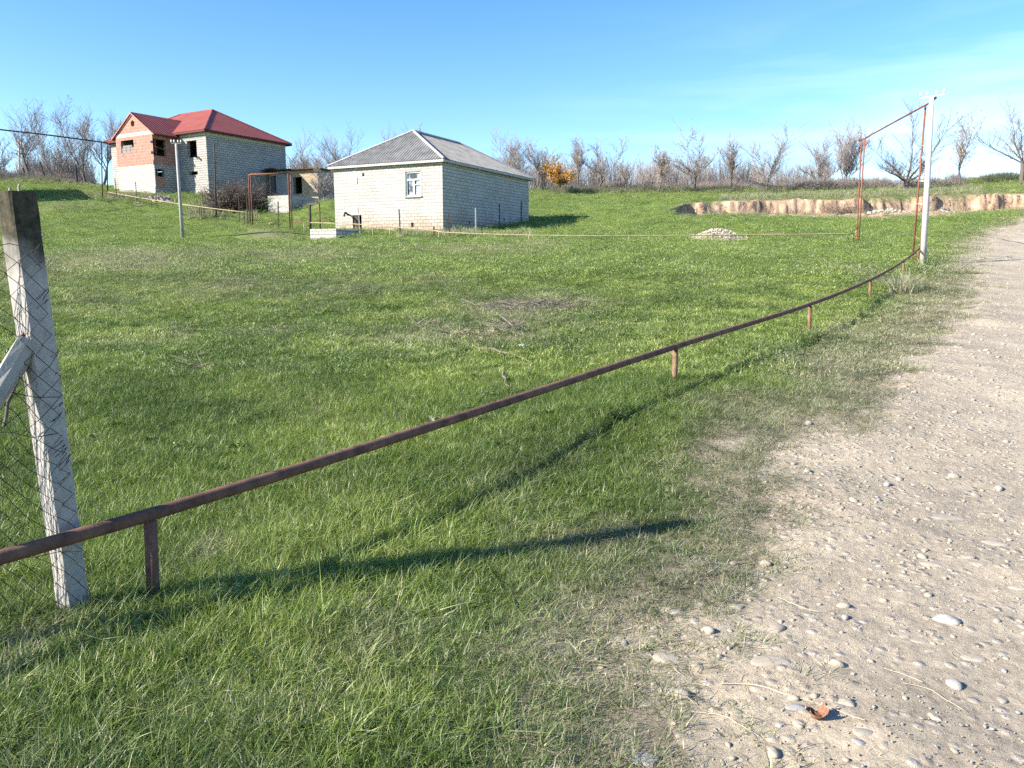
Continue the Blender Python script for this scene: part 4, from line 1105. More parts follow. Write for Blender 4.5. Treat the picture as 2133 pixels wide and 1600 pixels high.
# small gate frame with a thick dark post
gt_ = thing('gate_frame', gpt(645, 473, 45.5), 'small gate frame with one thick dark post, left of the block house', 'gate frame')
mb = MB(); t_ = P(645, 426, 45.5); mb.tube([ga(645.5, 45.5), t_], .075, 8); part(mb, 'thick_post', M['steel_dark'], gt_, True)
mb = MB(); t2 = P(665, 425, 46.2); mb.tube([ga(666, 46.2), t2], .045, 8); part(mb, 'thin_post', M['rust_mid'], gt_, True)
mb = MB(); mb.tube([t_, t2], .02, 6); part(mb, 'crossbar', M['beam'], gt_, True)

# utility poles
def pole(name, label, u0, v0, d, u1, v1, r0, r1, mat, arm, group='small power poles with insulators'):
    b_ = P(u0, v0, d); b_ = Vector((b_.x, b_.y, gh(b_.x, b_.y)))
    t_ = P(u1, v1, d); root = thing(name, b_, label, 'utility pole', group)
    mb = MB(); mb.tube([b_ - Vector((0, 0, .4)), b_ + (t_ - b_) * .5, t_], [r0, (r0 + r1) / 2, r1], 14); part(mb, 'shaft', mat, root, True)
    ca = MB(); dr = Vector((math.cos(R(-24)), math.sin(R(-24)), .10)).normalized() if arm > .5 else Vector((1, .2, 0)).normalized()
    top = t_ + Vector((0, 0, .03)); ca.box(top, (arm, .05, .05), Matrix.Rotation(math.atan2(dr.y, dr.x), 3, 'Z') @ Matrix.Rotation(-math.asin(dr.z), 3, 'Y')); part(ca, 'crossarm', mat, root)
    for k in (-.5, -.2, .2, .5):
        q = top + dr * arm * k * .95
        mb = MB(); mb.tube([q, q + Vector((0, 0, .06)), q + Vector((0, 0, .061)), q + Vector((0, 0, .10)), q + Vector((0, 0, .13)), q + Vector((0, 0, .17)), q + Vector((0, 0, .18))],
                           [.012, .012, .035, .042, .028, .034, .012], 8); part(mb, 'insulator', M['porcelain'], root, True)
    return root
pole('utility_pole', 'white painted power pole with four insulators, beside the tall pipe arch at the right', 1923, 550, 26.8, 1941, 203, .105, .075, M['pole_white'], .72)
pole('utility_pole', 'slender grey power pole standing on the lawn in front of the unfinished house', 381, 500, 42.5, 367, 300, .095, .07, M['pole_grey'], .50)
# service wire of that pole
mb = MB(); w0, w1 = P(367, 303, 42.5), P(318, 303, 65.6)
mb.tube([w0, (w0 + w1) / 2 - Vector((0, 0, .25)), w1], .009, 4); tag(mb.build('service_wire', M['wire'], origin=w0), 'thin wire from the slender grey pole to the red brick wing', 'wire')
# steel post at the house corner
b_ = gpt(450, 452, 55); t_ = P(446, 299, 55)
sp_ = thing('steel_post', b_, 'tall dark steel post with two short crossbars at the corner of the unfinished house', 'post')
mb = MB(); mb.tube([b_ - Vector((0, 0, .3)), t_], [.06, .05], 8); part(mb, 'shaft', M['steel_dark'], sp_, True)
for k in (.02, .26):
    q = t_ + (b_ - t_) * k; mb = MB(); mb.box(q, (.42, .05, .06)); part(mb, 'crossbar', M['steel_dark'], sp_)
# A-shaped concrete pylon far left
b_ = gpt(36, 350, 96); b_.z = min(b_.z, P(36, 352, 96).z)
py = thing('concrete_pylon', b_, 'white A-shaped concrete power pylon behind the leftmost leafy tree', 'pylon')
tp = P(41, 290, 96)
for dx in (-.62, .62):
    mb = MB(); q = Vector((tp.x + dx * 1.0, tp.y, b_.z - .4)); mb.tube([q, tp + Vector((dx * .12, 0, 0))], [.15, .11], 6); part(mb, 'leg', M['beam'], py)
mb = MB(); mb.box(tp - Vector((0, 0, 1.7)), (1.1, .12, .16)); part(mb, 'brace', M['dark_wood'], py)
mb = MB(); mb.box(tp + Vector((-.1, 0, -.1)), (.7, .1, .12)); part(mb, 'cross_beam', M['beam'], py)
# far concrete post on the right
b_ = gpt(1953, 381, 84); b_.z = P(1953, 381, 84).z; tp = P(1955, 334, 84)
fp = thing('concrete_post', b_, 'slim pale concrete post on the crest right of the white pole', 'post')
mb = MB(); mb.tube([b_ - Vector((0, 0, 1.2)), tp], [.13, .08], 6); part(mb, 'shaft', M['beam'], fp)
mb = MB(); mb.box(b_ + Vector((0, -.1, .1)), (.36, .3, .7)); part(mb, 'footing', M['concrete_light'], fp)

# fence stakes
stakes = [(241, 372, 415, 61.5, 'rusty stake left of the brick wing, taller than its neighbours'), (283, 379, 419, 60, 'thin stake before the white-block base of the brick wing'),
          (325, 390, 428, 58, 'stake at the right corner of the brick wing'), (423, 401, 446, 55, 'stake left of the tall dark steel post'), (456, 401, 447, 54.5, 'stake just right of the tall dark steel post'),
          (496.5, 403, 444, 53.5, 'stake in front of the dark bramble bush'), (514, 408, 460, 51, 'dark stake touching the left leg of the low pipe arch'), (579, 420, 469, 49, 'stake under the low pipe arch, before the concrete tank'),
          (747, 430, 468, 43.5, 'pale stake over the cellar hatch of the block house'), (832, 435, 487, 42, 'tall dark stake before the front wall of the block house'), (903, 472, 488, 42, 'very short stake before the corner of the block house'),
          (935, 442, 496, 41, 'dark stake nearest the corner of the block house'), (990, 433, 482, 43.5, 'second stake along the shaded side wall of the block house'), (1040, 425, 470, 46.5, 'third stake along the shaded side wall of the block house'),
          (1085, 420, 460, 49.5, 'last stake at the far end of the shaded side wall')]
for u, vt, vb, d, lab in stakes:
    b_ = P(u + 1.5, vb, d); b_ = Vector((b_.x, b_.y, gh(b_.x, b_.y))); t_ = P(u, vt, d)
    if t_.z < b_.z + .3: t_.z = b_.z + .3
    mb = MB(); r_ = .026 + .01 * random.random()
    mb.box((b_ + t_) / 2 - Vector((0, 0, .1)), (r_ * 2, .012, (t_ - b_).length + .2), Matrix.Rotation(R(random.uniform(-3, 3)), 3, 'Y'))
    mb.box((b_ + t_) / 2 - Vector((r_, -.022, .1)), (.012, r_ * 1.5, (t_ - b_).length + .2), Matrix.Rotation(R(random.uniform(-.5, .5)), 3, 'Y'))
    tag(mb.build('fence_stake', M['pole_grey'] if u == 747 or u == 990 else M['steel_dark'], origin=b_), lab, 'stake', 'angle-iron fence stakes')
# wooden posts on the crest, upper left
for u, vt, vb, d, lean, lab in ((98, 335, 374, 82, .06, 'dark wooden post leaning in the brush at upper left'), (160, 348, 378, 80, .0, 'dark wooden post in the brush left of the brick wing'), (55, 345, 366, 84, .03, 'short wooden post beneath the concrete pylon')):
    b_ = P(u, vb, d); b_.z = gh(b_.x, b_.y); t_ = b_ + Vector((-lean * 10, 0, 2.0 if u != 55 else 1.3))
    mb = MB(); mb.tube([b_ - Vector((0, 0, .3)), t_], [.12, .09], 7); tag(mb.build('wooden_post', M['dark_wood'], origin=b_), lab, 'post', 'wooden posts in the brush')

# ------------------------------------------------------------------ foreground concrete post and wire mesh
pb = P(154, 1268, 3.42); PB = Vector((pb.x, pb.y, gh(pb.x, pb.y)))
ptop = P(33, 400, 3.30)
post = thing('concrete_post', PB, 'leaning square concrete fence post wrapped in wire mesh at the left edge', 'fence post')
n1a, n2a = Vector((-.443, -.896, 0)), Vector((.896, -.443, 0))
def post_mesh():
    mb = MB(); NZ_ = 46; hs_ = .051; ring = []
    per = 6
    for i in range(NZ_ + 1):
        t = i / NZ_; c = PB.lerp(ptop, t) + (Vector((0, 0, -.3)) if i == 0 else Vector((0, 0, 0)))
        k = hs_ * (1.0 + .10 * t)
        pts = []
        cs = [n1a + n2a, n2a - n1a, -n1a - n2a, n1a - n2a]
        for e in range(4):
            for q in range(per):
                p = cs[e].lerp(cs[(e + 1) % 4], q / per)
                if q == 0: p = p * .94
                nn = fbm(np.array([p.x * 3 + e * 7.0]), np.array([t * 22.0 + q]), 300 + e, 3)[0] - .5
                ch = max(0, fbm(np.array([e * 9.1]), np.array([t * 9.0]), 333, 3)[0] - .62) * .5 if q == 0 else 0
                rough = .004 + .10 * max(0, t - .86) / .14
                pts.append(c + p * k * (1 + nn * rough - ch))
        ring.append(pts)
    k0 = 0
    for r_ in ring: mb.v += [tuple(p) for p in r_]
    n = 4 * per
    for i in range(NZ_):
        for j in range(n):
            a, b = i * n + j, i * n + (j + 1) % n
            mb.f.append((a, b, b + n, a + n)); mb.uv.append(None)
    # broken top
    c = ptop + Vector((-.005, 0, -.012)); mb.v.append(tuple(c)); ci_ = len(mb.v) - 1
    for j in range(n): mb.f.append((NZ_ * n + j, NZ_ * n + (j + 1) % n, ci_)); mb.uv.append(None)
    return mb
m, nt, b, Ln = nodes('mossy_topped_concrete')
tc_ = N(nt, 'ShaderNodeTexCoord'); sx_ = N(nt, 'ShaderNodeSeparateXYZ'); Ln(tc_.outputs['Object'], sx_.inputs[0])
na_ = N(nt, 'ShaderNodeTexNoise', Scale=24, Detail=8, Roughness=.75); Ln(tc_.outputs['Object'], na_.inputs[0])
nb_ = N(nt, 'ShaderNodeTexNoise', Scale=5, Detail=4); Ln(tc_.outputs['Object'], nb_.inputs[0])
ad_ = N(nt, 'ShaderNodeMath', _operation='MULTIPLY_ADD'); Ln(nb_.outputs['Fac'], ad_.inputs[0]); ad_.inputs[1].default_value = .35; Ln(sx_.outputs['Z'], ad_.inputs[2])
mr_ = N(nt, 'ShaderNodeMapRange'); Ln(ad_.outputs[0], mr_.inputs[0]); mr_.inputs[1].default_value = 1.70; mr_.inputs[2].default_value = 1.86
rc_ = ramp(nt, [(.3, (.27, .255, .23)), (.55, (.39, .365, .33)), (.75, (.46, .435, .39))]); Ln(na_.outputs['Fac'], rc_.inputs[0])
rm_ = ramp(nt, [(.35, (.022, .022, .014)), (.58, (.07, .062, .04)), (.8, (.24, .15, .08))]); Ln(na_.outputs['Fac'], rm_.inputs[0])
mx_ = N(nt, 'ShaderNodeMix', _data_type='RGBA'); Ln(mr_.outputs[0], mx_.inputs['Factor']); Ln(rc_.outputs[0], mx_.inputs['A']); Ln(rm_.outputs[0], mx_.inputs['B']); Ln(mx_.outputs['Result'], b.inputs['Base Color'])
b.inputs['Roughness'].default_value = .95
bp_ = N(nt, 'ShaderNodeBump', Strength=.6, Distance=.006); Ln(na_.outputs['Fac'], bp_.inputs['Height']); Ln(bp_.outputs[0], b.inputs['Normal'])
M['post'] = m
part(post_mesh(), 'shaft', M['post'], post)
for dx, h in ((-.028, .035), (.012, .05)):
    mb = MB(); q = ptop + Vector((dx, 0, -.03)); mb.tube([q, q + Vector((.002, 0, h)), q + Vector((.006, 0, h + .012))], .005, 6); part(mb, 'rebar_stub', M['concrete'], post)
# brace
s_top = P(62, 705, 3.30); s_bot = P(-95, 965, 3.1); s_dir = (s_bot - s_top).normalized(); s_bot = s_top + s_dir * 1.9
brace = thing('concrete_brace', (s_top + s_bot) / 2, 'broken concrete brace leaning up against the fence post at the left edge', 'brace')
mb = MB(); zq = s_dir.to_track_quat('Z', 'Y').to_matrix()
for i in range(10):
    pass
seg = 14; pts = []
for i in range(seg + 1):
    c = s_top.lerp(s_bot, i / seg); rr3 = []
    for a in range(8):
        an = math.pi / 4 * a + .2; k = .047 if a % 2 else .043
        k *= 1 + random.uniform(-.07, .07) * (3 if i < 2 else 1)
        rr3.append(c + zq @ Vector((math.cos(an) * k, math.sin(an) * k, random.uniform(-.012, .012) if i == 0 else 0)))
    pts.append(rr3)
for r_ in pts: mb.v += [tuple(p) for p in r_]
for i in range(seg):
    for j in range(8): a, b = i * 8 + j, i * 8 + (j + 1) % 8; mb.f.append((a, b, b + 8, a + 8)); mb.uv.append(None)
mb.f.append(tuple(range(8))); mb.uv.append(None)
part(mb, 'shaft', M['concrete_light'], brace)
mb = MB(); mb.tube([s_top + zq @ Vector((.0, .03, .10)), s_top + zq @ Vector((.0, .03, -.02)), s_top + zq @ Vector((.0, .05, -.05))], .006, 6); part(mb, 'rebar_stub', M['rust'], brace)
# chain link: zigzag wires in the fence plane
mesh_t = thing('wire_mesh_fence', PB + Vector((-.1, 0, 0)), 'sagging rusty chain-link mesh hung on the concrete post at the left edge', 'wire fence')
mb = MB()
fo_dir = Vector((-.97, -.20, 0)).normalized(); 
w2 = .046
ztopm, zbotm = 1.66, .02
def mesh_pt(s, z):
    t = (z - PB.z) / (ptop.z - PB.z); c = PB.lerp(ptop, t)
    p = c + Vector((.070, -.070, 0)) + fo_dir * s
    wv = .012 * math.sin(s * 9 + z * 5) + .010 * math.sin(z * 13 + s * 3)
    return Vector((p.x + .5 * wv + .012 * math.sin(z * 7), p.y - abs(wv), z + .014 * math.sin(s * 21 + z * 4)))
nrow = int((ztopm - zbotm) / w2)
for k in range(-1, 26):
    pts = []
    for i in range(nrow + 1):
        s = (k + (1 if (i + k) % 2 == 0 else 0)) * w2; z = zbotm + i * w2
        pts.append(mesh_pt(s + random.gauss(0, .0025), z + random.gauss(0, .0025)) + Vector((0, .0012 * (-1) ** k, 0)))
    mb.tube(pts, .0019, 4, False)
part(mb, 'mesh', M['wire'], mesh_t)
mb = MB()
for z in (1.655, 1.03, .86, .3): mb.tube([mesh_pt(s, z + .01 * math.sin(s * 6)) for s in np.linspace(-.03, 1.2, 14)], .002, 4, False)
for i in range(15):    # curled loose wire ends along the right of the post
    z = random.uniform(.5, 1.65); c = mesh_pt(-.035, z); ln = random.uniform(.02, .05)
    a0 = random.uniform(-.6, 1.2); pts = []
    for j in range(9):
        t = j / 8; an = a0 + t * random.uniform(2.5, 4.5)
        pts.append(c + Vector((ln * t * math.cos(an * .6) + .012 * math.sin(an), -.01 * t, ln * .8 * math.sin(an))))
    mb.tube(pts, .0016, 4, False)
part(mb, 'binding_wire', M['wire'], mesh_t)
# a dead branch leaning in the mesh
mb = MB(); q0, q1 = P(44, 758, 3.7), P(12, 872, 3.62)
mb.tube([q0, q0.lerp(q1, .3) + Vector((.01, 0, 0)), q0.lerp(q1, .7) - Vector((.012, 0, 0)), q1, q1 + (q1 - q0) * .15], [.004, .006, .008, .008, .006], 6)
tag(mb.build('dead_branch', M['bark'], origin=q1), 'thin dark branch standing behind the wire mesh at the left edge', 'branch')

# ------------------------------------------------------------------ trees
class TreeMesh:
    def __init__(s, seed): s.r = random.Random(seed); s.tr = MB(); s.cr = MB(); s.lf = MB()
    def limb(s, mb, p, d, ln, r0, r1, n, segs=5, bend=.18, grav=0.0):
        pts, rad = [p.copy()], [r0]; d = d.normalized()
        for i in range(segs):
            d = (d + Vector((s.r.gauss(0, bend), s.r.gauss(0, bend), s.r.gauss(0, bend * .6) + grav))).normalized()
            p = p + d * (ln / segs); pts.append(p.copy()); rad.append(r0 + (r1 - r0) * (i + 1) / segs)
        mb.tube(pts, rad, n, False); return pts, d

def make_tree(name, u, d, vtop, wpx, label, v=None, style='spread', leaves=None, leafn=0, seed=1, mat='twig', stems=1, lean=0.0, trunk=.22, group='bare trees along the crest', dens=1.0, cat='tree', leafsize=.1, base_dz=0.0, trunk_r=.085):
    p = P(u, 380 if v is None else v, d); b_ = Vector((p.x, p.y, gh(p.x, p.y) + base_dz))
    top = P(u, vtop, d).z; H = max(1.2, top - b_.z); W = wpx / FPX * d / 2 * 1.2
    root = thing(name, b_, label, cat, group)
    T = TreeMesh(seed); r = T.r
    tips = []
    tw = .007 + .00005 * d
    for st in range(stems):
        th = H * trunk * r.uniform(.85, 1.15) * (1 if stems == 1 else .5)
        off = Vector((r.uniform(-.35, .35), r.uniform(-.3, .3), 0)) if stems > 1 else Vector((0, 0, 0))
        tr_r = trunk_r * (H / 5.5) * (1 if stems == 1 else .6)
        pts, dd = T.limb(T.tr, b_ + off - Vector((0, 0, .2)), Vector((lean + off.x * .5, off.y * .4, 1)), th + .2, tr_r * 1.25, tr_r, 7, 4, .07)
        nl = (6 if style == 'spread' else 5) if stems == 1 else 3
        for k in range(nl):
            an = 2 * math.pi * (k + r.random() * .7) / nl + st
            if style == 'spread': el = r.uniform(.18, 1.15)
            elif style == 'broom': el = r.uniform(1.0, 1.4)
            else: el = r.uniform(.80, 1.42)
            if k == 0: el = 1.35
            hl = math.cos(el)
            ln = min(W / max(hl, .05), (H - th) / max(math.sin(el), .3)) * r.uniform(.62, .95)
            dv = Vector((math.cos(an) * hl + lean * .4, math.sin(an) * hl, math.sin(el)))
            q = pts[r.choice((-1, -1, -2))]
            lp, ld = T.limb(T.tr, q, dv, ln, tr_r * .48, tw * 1.2, 5, 6, .15, .02)
            for sgi in range(1, 7):
                for rep in range(3 if dens >= 1 else 2):
                    q = lp[sgi]
                    a2 = r.uniform(0, 6.28); dv2 = (ld + Vector((math.cos(a2), math.sin(a2), r.uniform(-.2, .8) if style == 'spread' else r.uniform(-.1, 1.2))) * 1.0).normalized()
                    l2 = ln * r.uniform(.25, .5)
                    bp2, bd2 = T.limb(T.cr, q, dv2, l2, tw * 1.7, tw, 4, 4, .18, .05)
                    for s3 in range(1, 5):
                        for rep2 in range(2):
                            a3 = r.uniform(0, 6.28)
                            dv3 = (bd2 + Vector((math.cos(a3), math.sin(a3), r.uniform(-.2, 1.0))) * .9).normalized()
                            tp3, td3 = T.limb(T.cr, bp2[s3], dv3, l2 * r.uniform(.3, .65), tw, tw * .5, 3, 3, .2, .08)
                            tips.append(tp3[-1]); tips.append(tp3[1])
                            if r.random() < .6 * dens:
                                a4 = r.uniform(0, 6.28)
                                T.limb(T.cr, tp3[1], (td3 + Vector((math.cos(a4), math.sin(a4), .5)) * .9), l2 * r.uniform(.2, .4), tw * .8, tw * .4, 3, 2, .2, .08)
    part(T.tr, 'trunk', M['bark'], root, True)
    part(T.cr, 'crown', M[mat], root)
    if leaves:
        mb = MB()
        for i in range(leafn):
            q = r.choice(tips) + Vector((r.gauss(0, .12), r.gauss(0, .12), r.gauss(0, .10)))
            e = Euler((r.uniform(0, 3), r.uniform(0, 3), r.uniform(0, 6))).to_matrix(); k = leafsize * r.uniform(.6, 1.3)
            mb.quad([q + e @ Vector(c) * k for c in ((-.5, -.4, 0), (.5, -.3, .1), (.6, .4, 0), (-.4, .5, .1))])
        part(mb, 'leaves', M[leaves], root)
    return root

TREES = [
    ('bare_tree', 66, 88, 230, 76, 'bare tree with scattered reddish leaves in front of the white pylon', dict(style='up', leaves='leaf_red', leafn=260, seed=11, trunk=.3)),
    ('bare_tree', 5, 92, 300, 50, 'small bare tree cut by the left edge of the picture', dict(seed=12)),
    ('bare_tree', 120, 86, 250, 66, 'bare many-branched tree right of the leaning wooden post', dict(style='up', seed=13, leaves='leaf_tan', leafn=50, stems=2)),
    ('bare_tree', 178, 82, 243, 62, 'bare tree with a forked trunk, second left of the brick wing', dict(style='up', seed=14, leaves='leaf_tan', leafn=80)),
    ('bare_tree', 216, 86, 237, 60, 'bare tree with tan leaves just left of the brick wing', dict(style='up', seed=15, leaves='leaf_tan', leafn=220)),
    ('bare_tree', 632, 84, 300, 62, 'bare twiggy tree just right of the red roof', dict(style='up', seed=16, stems=2)),
    ('bare_tree', 668, 82, 312, 60, 'lower bare tree above the flat roof of the outbuilding', dict(style='spread', seed=17, stems=2)),
    ('bare_tree', 706, 80, 292, 62, 'bare tree rising above the left eave of the block house', dict(style='up', seed=18)),
    ('bare_tree', 824, 78, 262, 64, 'bare tree whose top shows behind the grey roof', dict(style='up', seed=19)),
    ('bare_tree', 1072, 86, 285, 78, 'many-stemmed bare tree just right of the grey roof', dict(style='up', seed=20, stems=3, leaves='leaf_red', leafn=60)),
    ('bare_tree', 1128, 88, 292, 74, 'bare tree with a reddish top behind the orange tree', dict(style='up', seed=21, stems=2, leaves='leaf_red', leafn=170)),
    ('bare_tree', 1204, 86, 299, 50, 'slim curved bare tree with a red tip right of the orange tree', dict(style='up', seed=22, leaves='leaf_red', leafn=130, trunk=.35)),
    ('bare_tree', 1240, 86, 300, 88, 'bare tree with a trunk leaning right', dict(style='spread', seed=23, lean=.45)),
    ('bare_tree', 1304, 82, 330, 36, 'small dark stump-like tree in front of the thicket', dict(style='up', seed=24, dens=.6)),
    ('bare_tree', 1371, 80, 314, 46, 'small upright tree with tan leaves and a dark trunk', dict(style='up', seed=25, leaves='leaf_tan', leafn=320, trunk=.35)),
    ('bare_tree', 1448, 82, 287, 104, 'broad bare tree with a dense round crown above the left end of the cut bank', dict(seed=26, leaves='leaf_tan', leafn=120, trunk=.3)),
    ('bare_tree', 1524, 84, 294, 72, 'bare tree with a few red leaves between two broader trees', dict(style='up', seed=27, leaves='leaf_red', leafn=120, trunk=.3)),
    ('bare_tree', 1597, 80, 294, 118, 'wide low-forked bare tree with arching limbs', dict(seed=28, trunk=.18)),
    ('bare_tree', 1716, 88, 300, 56, 'left one of the two feathery many-stemmed trees beside the tall arch', dict(style='up', seed=29, stems=3, leaves='leaf_red', leafn=60)),
    ('bare_tree', 1758, 86, 270, 84, 'feathery many-stemmed tree touching the far leg of the tall arch', dict(style='up', seed=30, stems=4, leaves='leaf_red', leafn=160)),
    ('bare_tree', 1888, 76, 253, 144, 'large bare tree with a thick dark trunk seen through the tall arch', dict(seed=31, trunk=.16, stems=1, trunk_r=.2, mat='twig_dark', dens=1.3)),
    ('bare_tree', 2000, 78, 250, 82, 'pollarded tree with tan leaf clumps right of the white pole', dict(style='up', seed=32, leaves='leaf_tan', leafn=320, dens=.7, trunk=.22)),
    ('bare_tree', 2128, 76, 240, 150, 'bare tree with drooping limbs at the right edge of the crest', dict(seed=33, trunk=.3, trunk_r=.16)),
]
for nm, u, d, vt, w, lab, kw in TREES: make_tree(nm, u, d, vt, w, lab, **kw)
make_tree('bare_tree', 673, 61, 338, 66, 'small bare tree in front of the outbuilding, beside the block house', v=420, seed=40, group='bare trees along the crest', trunk=.25, trunk_r=.13)
make_tree('orange_tree', 1170, 80, 331, 66, 'small tree with bright orange autumn leaves on the upper lawn', v=398, seed=41, leaves='leaf_orange', leafn=1700, leafsize=.14, group=None, lean=-.1, trunk=.26)
def make_bush(name, u, v, d, wpx, hpx, label, seed, mat, n=420, r0=.012, leaves=None, leafn=0, group=None, deep=.7):
    p = P(u, v, d); b_ = Vector((p.x, p.y, gh(p.x, p.y))); root = thing(name, b_, label, 'bush', group)
    r = random.Random(seed); W, H = wpx / FPX * d / 2, hpx / FPX * d; mb = MB(); tips = []
    for i in range(n):
        a, q = r.uniform(0, 6.28), math.sqrt(r.random()) * .75; x, y = b_.x + q * math.cos(a) * W, b_.y + q * math.sin(a) * W * deep
        p = Vector((x, y, gh(x, y) - .05)); out = Vector((math.cos(a) * q * W, math.sin(a) * q * W * deep, 0))
        hh = H * math.sqrt(max(.05, 1 - q * q)) * r.uniform(.45, 1.1); dv = (Vector((0, 0, 1)) + out * .35 + Vector((r.gauss(0, .35), r.gauss(0, .35), 0))).normalized()
        pts = [p]
        for k in range(5):
            dv = (dv + Vector((r.gauss(0, .25), r.gauss(0, .25), -.13))).normalized(); pts.append(pts[-1] + dv * hh * .24)
        mb.tube(pts, [r0 * 1.2, r0, r0, r0 * .8, r0 * .6, r0 * .4], 3, False)
        for k in range(5):
            b2 = pts[r.randrange(1, 6)]; d2 = Vector((r.gauss(0, 1), r.gauss(0, 1), r.gauss(.3, .6))).normalized(); l = H * r.uniform(.08, .25)
            mb.tube([b2, b2 + d2 * l * .5, b2 + d2 * l + Vector((0, 0, -.1 * l))], [r0 * .7, r0 * .5, r0 * .3], 3, False); tips.append(b2 + d2 * l)
    part(mb, 'stems', M[mat], root)
    if leafn:
        lb = MB()
        for i in range(leafn):
            q = r.choice(tips); e = Euler((r.uniform(0, 3), r.uniform(0, 3), r.uniform(0, 6))).to_matrix(); k = .06 * r.uniform(.6, 1.4)
            lb.quad([q + e @ Vector(c) * k for c in ((-.5, -.4, 0), (.5, -.3, .1), (.6, .4, 0), (-.4, .5, .1))])
        part(lb, 'leaves', M[leaves], root)
make_bush('bramble_bush', 496, 425, 58.5, 96, 66, 'large dark brown bramble bush against the side wall of the unfinished house', 42, 'twig_dark', 700, .016, 'leaf_tan', 500)
make_bush('bramble_bush', 462, 430, 58.0, 44, 46, 'smaller lighter bramble at the left of the big dark one, behind the tall steel post', 46, 'twig', 220, .013)
make_bush('scrub_bush', 1765, 455, 58.0, 84, 44, 'round brown scrub bush in the cut bank behind the far leg of the tall arch', 43, 'twig_dark', 420, .014, group='brown scrub in the cut bank')
make_bush('scrub_bush', 1655, 457, 58.0, 90, 30, 'low brown scrub bush at the foot of the cut bank, left of the larger bush', 44, 'twig_dark', 360, .012, group='brown scrub in the cut bank')
make_bush('scrub_bush', 1492, 457, 58.4, 66, 27, 'small dry scrub bush near the left end of the cut bank', 45, 'twig', 200, .012, group='brown scrub in the cut bank')
make_bush('scrub_bush', 1550, 458, 58.3, 60, 20, 'lowest dry scrub, second from the left end of the cut bank', 47, 'twig', 150, .012, group='brown scrub in the cut bank')

# ------------------------------------------------------------------ brush and thicket on the crest (countless stems)
def brush_proto(name, n, h, rad, seed, mat, up=1.0, r0=.008):
    r = random.Random(seed); mb = MB()
    for i in range(n):
        a, q = r.uniform(0, 6.28), rad * math.sqrt(r.random()); p = Vector((q * math.cos(a), q * math.sin(a), -.05))
        dv = Vector((r.gauss(0, .5 / up), r.gauss(0, .5 / up), 1)); l = h * r.uniform(.5, 1.15); pts = [p]; d = dv.normalized()
        for s in range(4):
            d = (d + Vector((r.gauss(0, .22 / up), r.gauss(0, .22 / up), -.12 / up))).normalized(); pts.append(pts[-1] + d * l / 4)
        mb.tube(pts, [r0, r0, r0 * .8, r0 * .6, r0 * .3], 3, False)
        for k in range(3):
            b = pts[r.choice((1, 2, 3))]; dd = (d + Vector((r.gauss(0, .7), r.gauss(0, .7), .3))).normalized()
            mb.tube([b, b + dd * l * .16, b + dd * l * .32 + Vector((0, 0, -.01))], [r0 * .7, r0 * .5, r0 * .3], 3, False)
    me = bpy.data.meshes.new(name); me.from_pydata(mb.v, [], mb.f); me.materials.append(mat); me.update()
    return bpy.data.objects.new(name, me)

def put(pts2, name, coll, nidx, smin, smax, label, cat, tint=None, sink=0.0, zs=None):
    x, y = pts2[:, 0], pts2[:, 1]; n = len(x)
    z = ground_h(x, y) - sink
    rot = np.stack([rng.normal(0, .06, n), rng.normal(0, .06, n), rng.uniform(0, 6.28, n)], 1)
    s = rng.uniform(smin, smax, n); scl = np.stack([s, s, s * (zs if zs is not None else 1)], 1)
    return scatter(name, np.stack([x, y, z], 1), rot, scl, rng.integers(0, nidx, n), np.zeros(n) if tint is None else tint, rng.uniform(0, 1, n), coll, label, cat)

def band(u0, u1, d0, d1, n):
    u = rng.uniform(u0, u1, n); d = rng.uniform(d0, d1, n); return np.stack([(u - 1066.5) / FPX / .975 * d, d], 1)
cb = proto_collection('brush_forms', [brush_proto('brush_a%d' % i, 46, 1.0, .55, 200 + i, M['twig'], r0=.010) for i in range(4)])
pts = np.vstack([band(-60, 235, 83, 90, 300), band(-60, 90, 80, 84, 120), band(1640, 1800, 80, 86, 150), band(1790, 1960, 77, 83, 40), band(1560, 1700, 81, 86, 60), band(610, 740, 74, 82, 120),
                 band(1150, 1560, 86, 93, 60), band(300, 620, 84, 92, 120)])
put(pts, 'brush', cb, 4, .6, 1.35, 'tangled grey-brown brush along the crest of the hill', 'brush')
ct = proto_collection('thicket_forms', [brush_proto('thicket_a%d' % i, 18, 3.0, .8, 220 + i, M['twig'], up=3.2, r0=.016) for i in range(4)])
pts = np.vstack([band(1160, 1560, 91, 108, 150), band(1480, 1700, 92, 106, 40), band(100, 240, 90, 100, 60), band(600, 760, 86, 96, 50), band(1040, 1160, 90, 100, 36)])
put(pts, 'thicket', ct, 4, .75, 1.35, 'thin bare saplings crowded into a thicket behind the crest trees', 'thicket')
cs_ = proto_collection('shrub_forms', [tuft('shrub_a%d' % i, 90, .55, .55, .03, .8, 3, 0, M['needle'], 240 + i) for i in range(3)])
pts = np.vstack([band(1140, 1520, 80, 86, 150), band(-60, 200, 79, 83, 120), band(1560, 1760, 79, 83, 60), band(1990, 2060, 80, 85, 30)])
put(pts, 'low_shrubs', cs_, 3, .7, 1.3, 'grey-green low shrubs along the foot of the crest trees', 'shrubs')

